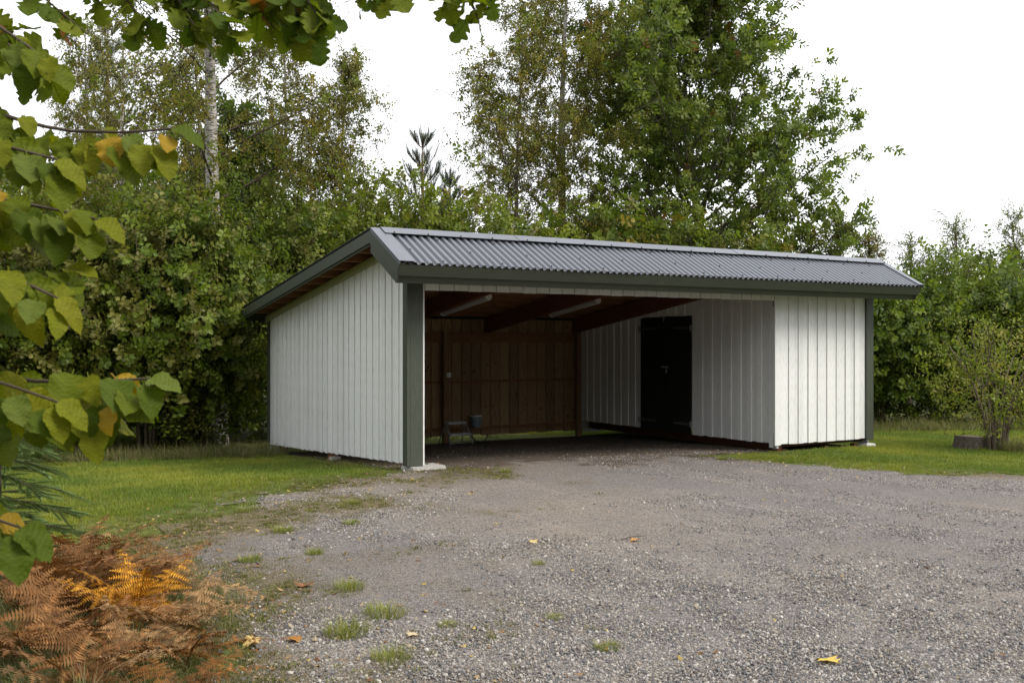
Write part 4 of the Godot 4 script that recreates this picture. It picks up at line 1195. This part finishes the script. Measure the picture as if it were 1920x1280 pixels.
func tuft_mesh(sd: int, n: int, r: float, h0: float, h1: float, w: float, bend: float, cols: Array) -> ArrayMesh:
	rng.seed = sd
	var b := Bld.new()
	for i in n:
		var a := rr(0, TAU); var q := sqrt(rng.randf()) * r
		var d := Vector3(cos(a + rr(-0.8, 0.8)), 0, sin(a + rr(-0.8, 0.8))).normalized()
		blade_into(b, Vector3(cos(a) * q, -0.004, sin(a) * q), d, rr(h0, h1), w * rr(0.7, 1.2), rr(0.15, 1.0) * bend, cols[rng.randi() % cols.size()] * rr(0.8, 1.2))
	return b.mesh()

func make_low_plants() -> void:
	# dead bracken at the lower left
	var brown := [Color(0.17, 0.07, 0.018), Color(0.26, 0.13, 0.045)]
	var tan := [Color(0.25, 0.135, 0.05), Color(0.35, 0.215, 0.10)]
	var gold := [Color(0.42, 0.17, 0.012), Color(0.55, 0.27, 0.02)]
	var rust := [Color(0.27, 0.11, 0.02), Color(0.17, 0.07, 0.022)]
	var fr := []
	for i in 3:
		fr.append([frond_mesh(800 + i, 0.62, 0.36, 0.55 + 0.2 * i, brown[0], brown[1]), frond_mesh(810 + i, 0.58, 0.36, 0.5 + 0.2 * i, tan[0], tan[1]), frond_mesh(820 + i, 0.62, 0.38, 0.35 + 0.2 * i, gold[0], gold[1]), frond_mesh(830 + i, 0.55, 0.34, 0.6 + 0.2 * i, rust[0], rust[1]), frond_mesh(840 + i, 0.7, 0.36, 0.5 + 0.2 * i, Color(0.06, 0.10, 0.02), Color(0.10, 0.14, 0.03))])
	# [aside, ahead, fronds, leading colour, scale, label]
	var plants := [
		[-2.62, 6.1, 5, 0, 1.0, "brown dead bracken nearest the lawn, behind the hanging leaves"],
		[-2.25, 5.7, 6, 3, 0.95, "rusty orange bracken between the hanging leaves and the gravel"],
		[-1.95, 5.5, 5, 1, 0.9, "pale brown bracken leaning out over the gravel edge"],
		[-2.35, 5.05, 6, 0, 0.95, "dark brown bracken left of the golden fern"],
		[-1.86, 4.85, 5, 2, 0.85, "golden yellow fern upright among the dead bracken"],
		[-1.62, 4.75, 5, 1, 0.8, "tan withered bracken right of the golden fern"],
		[-2.1, 4.45, 6, 0, 0.95, "brown bracken at the lower left below the golden fern"],
		[-1.72, 4.35, 5, 1, 0.8, "pale withered bracken at the bottom edge"],
		[-1.48, 4.4, 4, 3, 0.75, "orange brown bracken at the bottom edge nearest the gravel"],
		[-2.5, 5.45, 6, 0, 1.0, "dark brown bracken behind the lowest hanging leaves"],
		[-2.05, 5.15, 6, 3, 0.9, "rust coloured bracken just behind the golden fern"],
		[-2.8, 5.75, 5, 1, 1.0, "pale brown bracken at the left edge nearest the spruce"],
		[-1.72, 3.95, 6, 0, 0.85, "brown bracken cut by the bottom edge, below the golden fern"],
		[-1.38, 4.0, 5, 3, 0.75, "rusty bracken cut by the bottom edge, beside the gravel"],
		[-2.35, 4.3, 5, 0, 0.9, "brown bracken at the bottom left corner among long grass"]]
	for i in plants.size():
		var q: Array = plants[i]
		rng.seed = 850 + i
		var o := thing("bracken", q[5], "fern", grounded(q[0] * 1.05, q[1] * 1.05 + 0.1) - Vector3(0, 0.02, 0), "withered bracken at the lower left")
		for k in q[2] + 1:
			var lead: int = q[3] if rng.randf() < 0.65 else [0, 1, 3, 0][rng.randi() % 4]
			var f := part("frond", fr[rng.randi() % 3][lead], M.dry, o)
			var tilt := rr(0.05, 0.6) if lead != 2 else rr(0.0, 0.35)
			f.basis = Basis(Vector3.UP, TAU * k / (q[2] + 1) + rr(-0.4, 0.4)) * Basis(Vector3.RIGHT, tilt) * Basis().scaled(Vector3.ONE * q[4] * rr(0.85, 1.3))
	for i in 2:
		var q: Array = [[-6.85, 14.3, "green fern in front of the dark hazels beyond the lawn"], [-7.3, 14.2, "green fern at the left end of the lawn"]][i]
		rng.seed = 870 + i
		var o := thing("green_fern", q[2], "fern", grounded(q[0], q[1]), "green ferns beyond the lawn")
		for k in 9:
			var f := part("frond", fr[k % 3][4], M.leaf, o)
			f.basis = Basis(Vector3.UP, TAU * k / 9 + rr(-0.3, 0.3)) * Basis(Vector3.RIGHT, rr(0.1, 0.6)) * Basis().scaled(Vector3.ONE * rr(1.0, 1.35))
	# spruce sapling at the left edge
	rng.seed = 880
	var root := grounded(-3.5, 6.75)
	var sp := thing("spruce_sapling", "small spruce with drooping green twigs at the left edge of the lawn", "tree", root)
	part("trunk", trunk_of([Vector3(0, -0.05, 0), Vector3(0.02, 0.6, 0), Vector3(0, 1.15, 0)], 0.022, 0.005), M.bark, sp)
	var needle := Bld.new()
	needle.col = Color(0.09, 0.06, 0.03)
	needle.tube([Vector3.ZERO, Vector3(0, 0.2, 0)], [0.003, 0.0015], 3, false)
	for i in 90:
		var d := Vector3(cos(i * 2.4), 0.75, sin(i * 2.4) * 0.6).normalized()
		var p := Vector3(0, 0.2 * i / 90.0, 0)
		needle.col = Color(0.11, 0.17, 0.045) * rr(0.75, 1.3)
		var x := d.cross(Vector3.UP).normalized() * 0.003
		needle.tri(p - x, p + x, p + d * 0.02)
	var nm := needle.mesh()
	var spots := []; var cols := []
	for i in 46:
		var y := lerpf(0.15, 1.1, i / 46.0)
		var az := i * 2.4
		var L := 0.62 * (1.15 - y)+ 0.05
		var pts := []
		for t in 5:
			var f := t / 4.0
			pts.append(Vector3(cos(az) * L * f, y + 0.1 * L * f - 0.25 * L * f * f, sin(az) * L * f))
		var tb := Bld.new(); tb.tube(pts, [0.005, 0.004, 0.003, 0.0025, 0.002], 4, false)
		part("branch", tb.mesh(), M.stem, sp)
		for t in int(34 * L) + 5:
			var f := rr(0.1, 1.0) * 4.0; var fi := mini(int(f), 3)
			var b: Vector3 = pts[fi].lerp(pts[fi + 1], f - fi)
			var dv: Vector3 = (pts[fi + 1] - pts[fi]).normalized()
			spots.append(Transform3D(aim(dv + dv.cross(Vector3.UP) * rr(-1.0, 1.0) + Vector3(0, rr(-0.25, 0.05), 0), rr(0, TAU), rr(0.7, 1.2)), b)); cols.append(Color.WHITE * rr(0.8, 1.25))
	scatter("foliage", nm, M.needle, sp, spots, cols)
	# lawn
	var lawn_cols := [Color(0.145, 0.20, 0.022), Color(0.18, 0.235, 0.028), Color(0.12, 0.17, 0.02), Color(0.23, 0.22, 0.06)]
	var tuft := tuft_mesh(900, 24, 0.085, 0.018, 0.068, 0.0022, 0.9, lawn_cols)
	spots = []; cols = []
	rng.seed = 901
	while spots.size() < 52000:
		var a := pow(rng.randf(), 0.75) * 17.0 + 6.0
		var p := spot(rr(-0.62, 0.66) * a, a)
		if p.x > -0.15 and p.x < END + 0.1 and p.z < 0.03 and p.z > BACK: continue
		var d := gravelly(p.x, p.z)
		if d > -0.02 + 0.10 * rng.randf(): continue
		p.y = lie(p.x, p.z) - 0.004
		var worn := clampf(1.0 + d * 1.3, 0, 1)   # thin and short where it runs out into the gravel
		if rng.randf() < worn * 0.6: continue
		var n := noise.get_noise_2d(p.x * 35 + 11, p.z * 35)
		spots.append(Transform3D(aim(Vector3(rr(-0.1, 0.1), 1, rr(-0.1, 0.1)), rr(0, TAU), rr(0.75, 1.25) * (1.0 - 0.4 * worn)), p))
		cols.append(Color(0.78, 0.86, 0.8).lerp(Color(1.5, 1.25, 1.2), clampf(0.35 + n * 1.5 + 0.5 * noise.get_noise_2d(p.x * 260, p.z * 260), 0, 1)))
	var lawn := scatter("lawn_grass", tuft, M.blade, self, spots, cols)
	lawn.set_meta("label", "short green lawn grass on both sides of the gravel"); lawn.set_meta("category", "grass")
	# longer weeds: feet of the bushes, lower left corner
	var weed := tuft_mesh(910, 22, 0.07, 0.12, 0.34, 0.0035, 1.0, [Color(0.10, 0.13, 0.025), Color(0.15, 0.15, 0.05), Color(0.10, 0.13, 0.025), Color(0.30, 0.25, 0.13), Color(0.34, 0.28, 0.17)])
	spots = []; cols = []
	rng.seed = 911
	for i in 1500:
		var p: Vector3
		var s := 1.0
		var pick := rng.randf()
		if pick < 0.30: p = spot(rr(-8.5, -3.6), rr(15.0, 16.3)); s = rr(0.5, 1.1)
		elif pick < 0.52: p = spot(rr(6.9, 13.5), rr(19.6, 21.0)); s = rr(0.6, 1.3)
		elif pick < 0.60: p = spot(rr(7.75, 8.8), rr(15.4, 16.1)); s = rr(0.5, 1.0)
		elif pick < 0.66: p = Vector3(rr(0.3, 6.0), 0, rr(-7.4, -6.3)); s = rr(0.4, 0.8)
		else:
			var a := rr(4.0, 7.4)
			p = spot(-a * rr(0.27, 0.56), a)
			var into := gravelly(p.x, p.z)
			if rng.randf() < into * 1.6 + 0.25 or into < -1.6: continue
			s = rr(0.35, 0.9) * clampf(0.8 - into * 0.4, 0.3, 1.0)
		p.y = lie(p.x, p.z) - 0.01
		spots.append(Transform3D(aim(Vector3(rr(-0.25, 0.25), 1, rr(-0.25, 0.25)), rr(0, TAU), s), p)); cols.append(Color.WHITE * rr(0.75, 1.2))
	var wd := scatter("long_grass", weed, M.blade, self, spots, cols)
	wd.set_meta("label", "long unmown grass among the bracken and at the bushes' feet"); wd.set_meta("category", "grass")
	# tufts standing in the gravel, each its own plant
	var tm := []
	for i in 3:
		tm.append(tuft_mesh(920 + i, 330, 0.10, 0.03, 0.085 + 0.01 * i, 0.0016, 1.0, [Color(0.22, 0.25, 0.04), Color(0.16, 0.20, 0.03), Color(0.34, 0.31, 0.11)]))
	var tufts := [[-2.83, 5.69, 1.25, "widest round grass tuft in the gravel, below the slab post"], [-2.78, 5.03, 1.0, "grass tuft in the gravel just above the widest tuft"], [-3.15, 5.91, 1.15, "grass tuft between the widest tuft and the bracken"], [-1.53, 1.98, 0.8, "small tuft alone on the gravel nearest the gable wall"], [-1.95, 3.0, 0.75, "small tuft below the one nearest the gable wall"], [-2.53, 1.88, 0.95, "flat tuft on the gravel edge near the left lawn"], [-3.08, 3.91, 0.9, "tuft beside the bracken's upper end"], [-2.55, 3.0, 0.9, "low tuft halfway between bracken and carport"], [-2.62, 3.95, 0.7, "small tuft in the middle of the left gravel"], [-2.62, 6.05, 0.55, "tiny tuft right of the widest tuft"], [-1.42, 5.1, 0.5, "tiny tuft in the middle of the gravel"], [-3.12, 6.42, 0.95, "leafy tuft at the bottom of the view"], [-2.12, 6.84, 0.7, "weed tuft at the bottom middle of the view"], [-2.05, 6.25, 0.5, "small weed in the gravel at the bottom middle"], [0.9, 0.75, 0.8, "flat green tuft in front of the carport opening"], [4.55, 0.5, 0.8, "green weed on the gravel left of the shed corner"]]
	for i in tufts.size():
		var q: Array = tufts[i]
		rng.seed = 940 + i
		var o := single("grass_tuft", tm[i % 3], M.blade, q[3], "grass", Vector3(q[0], lie(q[0], q[1]) + 0.004, q[1]), "grass tufts in the gravel")
		o.basis = Basis(Vector3.UP, rr(0, TAU)).scaled(Vector3(q[2], q[2] * rr(0.8, 1.0), q[2]))
	# creeping weeds and moss thinly over the gravel's edge
	var creep := tuft_mesh(960, 16, 0.05, 0.008, 0.03, 0.003, 1.6, [Color(0.15, 0.17, 0.03), Color(0.24, 0.21, 0.07), Color(0.12, 0.14, 0.025), Color(0.22, 0.17, 0.08)])
	spots = []; cols = []
	rng.seed = 961
	for i in 48000:
		var a := pow(rng.randf(), 0.8) * 11.0 + 4.2
		var p := spot(rr(-0.55, 0.55) * a, a)
		var d := gravelly(p.x, p.z)
		var n := noise.get_noise_2d(p.x * 70, p.z * 70 + 500)
		var want := clampf(0.85 - d * 0.45 + n * 1.0, 0, 1) if p.x < 1.2 else clampf(0.25 - d * 0.9 + n * 0.8, 0, 1)
		if p.x > 0.2 and p.x < 6.2 and p.z < -0.2: want *= 0.04
		if d < -0.3 or rng.randf() > want * want * 1.3: continue
		p.y = lie(p.x, p.z) + 0.006
		spots.append(Transform3D(aim(Vector3(rr(-0.2, 0.2), 1, rr(-0.2, 0.2)), rr(0, TAU), rr(0.5, 1.15)), p)); cols.append(Color.WHITE * rr(0.7, 1.2))
	var cr := scatter("creeping_weeds", creep, M.blade, self, spots, cols)
	cr.set_meta("label", "low moss and weeds creeping over the gravel's edge"); cr.set_meta("category", "weeds")

func make_litter() -> void:
	# loose stones on the gravel
	rng.seed = 1000
	var b := Bld.new()
	var ico := SphereMesh.new()
	ico.radius = 0.5; ico.height = 1.0; ico.radial_segments = 6; ico.rings = 2
	var arr := ico.get_mesh_arrays()
	var vs: PackedVector3Array = arr[Mesh.ARRAY_VERTEX]; var ix: PackedInt32Array = arr[Mesh.ARRAY_INDEX]
	var bump := FastNoiseLite.new(); bump.frequency = 1.3; bump.seed = 5
	for i in range(0, ix.size(), 3):
		var t := []
		for k in 3:
			var q: Vector3 = vs[ix[i + k]]
			t.append(q * (1.0 + 0.5 * bump.get_noise_3dv(q * 2.0)))
		if (t[1] - t[0]).cross(t[2] - t[0]).length() > 1e-5:
			b.tri(t[0], t[1], t[2])
	var stone := b.mesh()
	var tones := [Color(0.12, 0.12, 0.13), Color(0.20, 0.20, 0.215), Color(0.29, 0.285, 0.29), Color(0.34, 0.31, 0.27), Color(0.45, 0.44, 0.43), Color(0.24, 0.21, 0.19), Color(0.16, 0.17, 0.19), Color(0.47, 0.46, 0.44)]
	var spots := []; var cols := []
	while spots.size() < 115000:
		var a := 4.1 * pow(17.0 / 4.1, rng.randf())
		var p := spot(rr(-0.56, 0.56) * a, a)
		var d := gravelly(p.x, p.z)
		if d < 0.03 or rng.randf() < 0.85 * mossy(p.x, p.z, edge_of(Vector2(p.x, p.z))): continue
		if p.x > 0.1 and p.x < 6.2 and p.z < -0.6 and rng.randf() < 0.8: continue
		if noise.get_noise_2d(p.x * 25 + 77, p.z * 25) * 1.4 + 0.5 * rng.randf() < 0.08: continue
		if p.z > 0.0 and minf(absf(p.x - 2.1 - 0.02 * p.z * p.z), absf(p.x - 3.6 - 0.02 * p.z * p.z)) < 0.24 and rng.randf() < 0.85: continue   # pressed flat where the wheels run   # packed fines between the loose patches
		var s := rr(0.005, 0.0105) * (1.0 + 1.6 * pow(rng.randf(), 9))
		p.y = lie(p.x, p.z) + 0.006 + s * 0.18
		spots.append(Transform3D(Basis.from_euler(Vector3(rr(0, TAU), rr(0, TAU), rr(0, TAU))) * Basis().scaled(Vector3(s * rr(0.8, 1.5), s * rr(0.5, 0.9), s)), p))
		cols.append(tones[rng.randi() % tones.size()] * rr(0.66, 0.96) * Color(1.04, 0.99, 0.93))
	var st := scatter("loose_gravel", stone, M.stone, self, spots, cols)
	st.set_meta("label", "loose grey gravel stones over the yard"); st.set_meta("category", "gravel")
	# fallen leaves
	var lf := Bld.new()
	rng.seed = 1010
	leaf_into(lf, Transform3D(Basis(Vector3.RIGHT, PI / 2), Vector3.ZERO), 0.05, 0.036, 0.5, Color.WHITE)
	var leaf := lf.mesh()
	spots = []; cols = []
	while spots.size() < 900:
		var a := 4.2 * pow(4.0, rng.randf())
		var p := spot(rr(-0.55, 0.5) * a, a)
		if p.x > 0.0 and p.z < -1.0: continue
		var near := clampf(1.0 - absf(edge_of(Vector2(p.x, p.z))) * 0.45, 0.06, 1.0)
		if rng.randf() > near: continue
		p.y = lie(p.x, p.z) + 0.014
		spots.append(Transform3D(aim(Vector3(rr(-0.35, 0.35), 1, rr(-0.35, 0.35)), rr(0, TAU), rr(0.4, 1.0)), p))
		cols.append([Color(0.36, 0.25, 0.12), Color(0.27, 0.16, 0.08), Color(0.42, 0.34, 0.21), Color(0.18, 0.09, 0.045), Color(0.45, 0.33, 0.09), Color(0.30, 0.22, 0.13)][rng.randi() % 6])
	var fl := scatter("fallen_leaves", leaf, M.dry, self, spots, cols)
	fl.set_meta("label", "small fallen autumn leaves strewn over gravel and lawn"); fl.set_meta("category", "leaves")
	# the few large ones one can point to
	var lobed := [[0.0, 0.02], [0.08, 0.1], [0.16, 0.28], [0.24, 0.44], [0.32, 0.20], [0.42, 0.46], [0.52, 0.5], [0.6, 0.24], [0.72, 0.22], [0.82, 0.18], [0.92, 0.07], [1.0, 0.0]]
	var big := [[-1.36, 7.64, Color(0.62, 0.45, 0.10), 0.13, "pale yellow maple leaf lying at the bottom right edge"], [-3.57, 5.79, Color(0.58, 0.42, 0.16), 0.12, "pale yellow leaf on the ground beside the bracken"], [-3.45, 5.85, Color(0.33, 0.15, 0.03), 0.10, "curled rusty leaf beside the pale leaf near the bracken"], [-3.04, 4.88, Color(0.26, 0.11, 0.04), 0.13, "curled brown leaf heap piece left of the upper tuft"], [-0.3, 4.8, Color(0.50, 0.27, 0.09), 0.10, "orange leaf by the thin stick in the middle of the gravel"], [-1.05, 4.4, Color(0.55, 0.42, 0.18), 0.085, "pale leaf in the middle of the gravel above the tiny tuft"], [-2.9, 6.15, Color(0.55, 0.45, 0.28), 0.08, "square looking pale leaf below the widest tuft"]]
	for i in big.size():
		var q: Array = big[i]
		var o := single("fallen_leaf", big_leaf(1020 + i, q[3], lobed, 0.25 + 0.1 * (i % 3), q[2], q[2] * 0.8), M.dry, q[4], "leaf", Vector3(q[0], lie(q[0], q[1]) + 0.02, q[1]), "large fallen leaves")
		o.basis = Basis(Vector3.UP, i * 1.9) * Basis(Vector3.RIGHT, -PI / 2 + 0.1)
	var sb := Bld.new()
	sb.tube([Vector3.ZERO, Vector3(0.11, 0.006, -0.03), Vector3(0.26, 0.002, -0.02)], [0.004, 0.0035, 0.002], 5)
	single("stick", sb.mesh(), M.twig, "thin dark stick lying beside the orange leaf", "stick", Vector3(-0.42, lie(-0.4, 4.75) + 0.014, 4.72))

# ---------------------------------------------------------------- the scene
func _ready() -> void:
	var cam := Camera3D.new()
	cam.name = "camera"
	cam.position = EYE
	cam.rotation.y = -atan2(AHEAD.x, -AHEAD.z)
	var lens := CameraAttributesPhysical.new()
	lens.frustum_focal_length = 35.0; lens.frustum_focus_distance = 13.0; lens.exposure_aperture = 8.0
	lens.frustum_far = 900.0; lens.frustum_near = 0.05
	cam.attributes = lens
	cam.fov = 37.85; cam.near = 0.05; cam.far = 900.0
	add_child(cam)
	var we := WorldEnvironment.new()
	var env := Environment.new()
	var sky := Sky.new()
	var sm := ProceduralSkyMaterial.new()
	sm.sky_top_color = lin(0.80, 0.83, 0.88); sm.sky_horizon_color = lin(0.92, 0.93, 0.95); sm.sky_curve = 0.3
	sm.ground_bottom_color = lin(0.10, 0.10, 0.08); sm.ground_horizon_color = lin(0.4, 0.4, 0.4)
	sm.sun_angle_max = 1.0
	sm.sky_energy_multiplier = 0.9
	sky.sky_material = sm
	env.background_mode = Environment.BG_SKY; env.sky = sky
	env.tonemap_mode = Environment.TONE_MAPPER_LINEAR
	env.tonemap_exposure = 2.55
	env.sdfgi_enabled = true; env.ssao_enabled = true; env.ssil_enabled = true
	we.environment = env
	add_child(we)
	var sun := DirectionalLight3D.new()
	sun.name = "sun"
	sun.light_energy = 0.5; sun.light_color = Color(1.0, 0.98, 0.95); sun.light_angular_distance = 25.0; sun.shadow_enabled = true
	sun.look_at_from_position(Vector3(0.38, 0.74, 0.55) * 50.0, Vector3.ZERO)
	add_child(sun)
	noise.seed = 7; noise.frequency = 0.01; noise.fractal_octaves = 3
	make_materials()
	make_ground()
	print("ground ", Time.get_ticks_msec())
	rng.seed = 1
	make_carport()
	make_fittings()
	print("carport ", Time.get_ticks_msec())
	sprays()
	make_woods()
	print("woods ", Time.get_ticks_msec())
	make_near_branches()
	make_low_plants()
	print("plants ", Time.get_ticks_msec())
	make_litter()
	print("litter ", Time.get_ticks_msec())
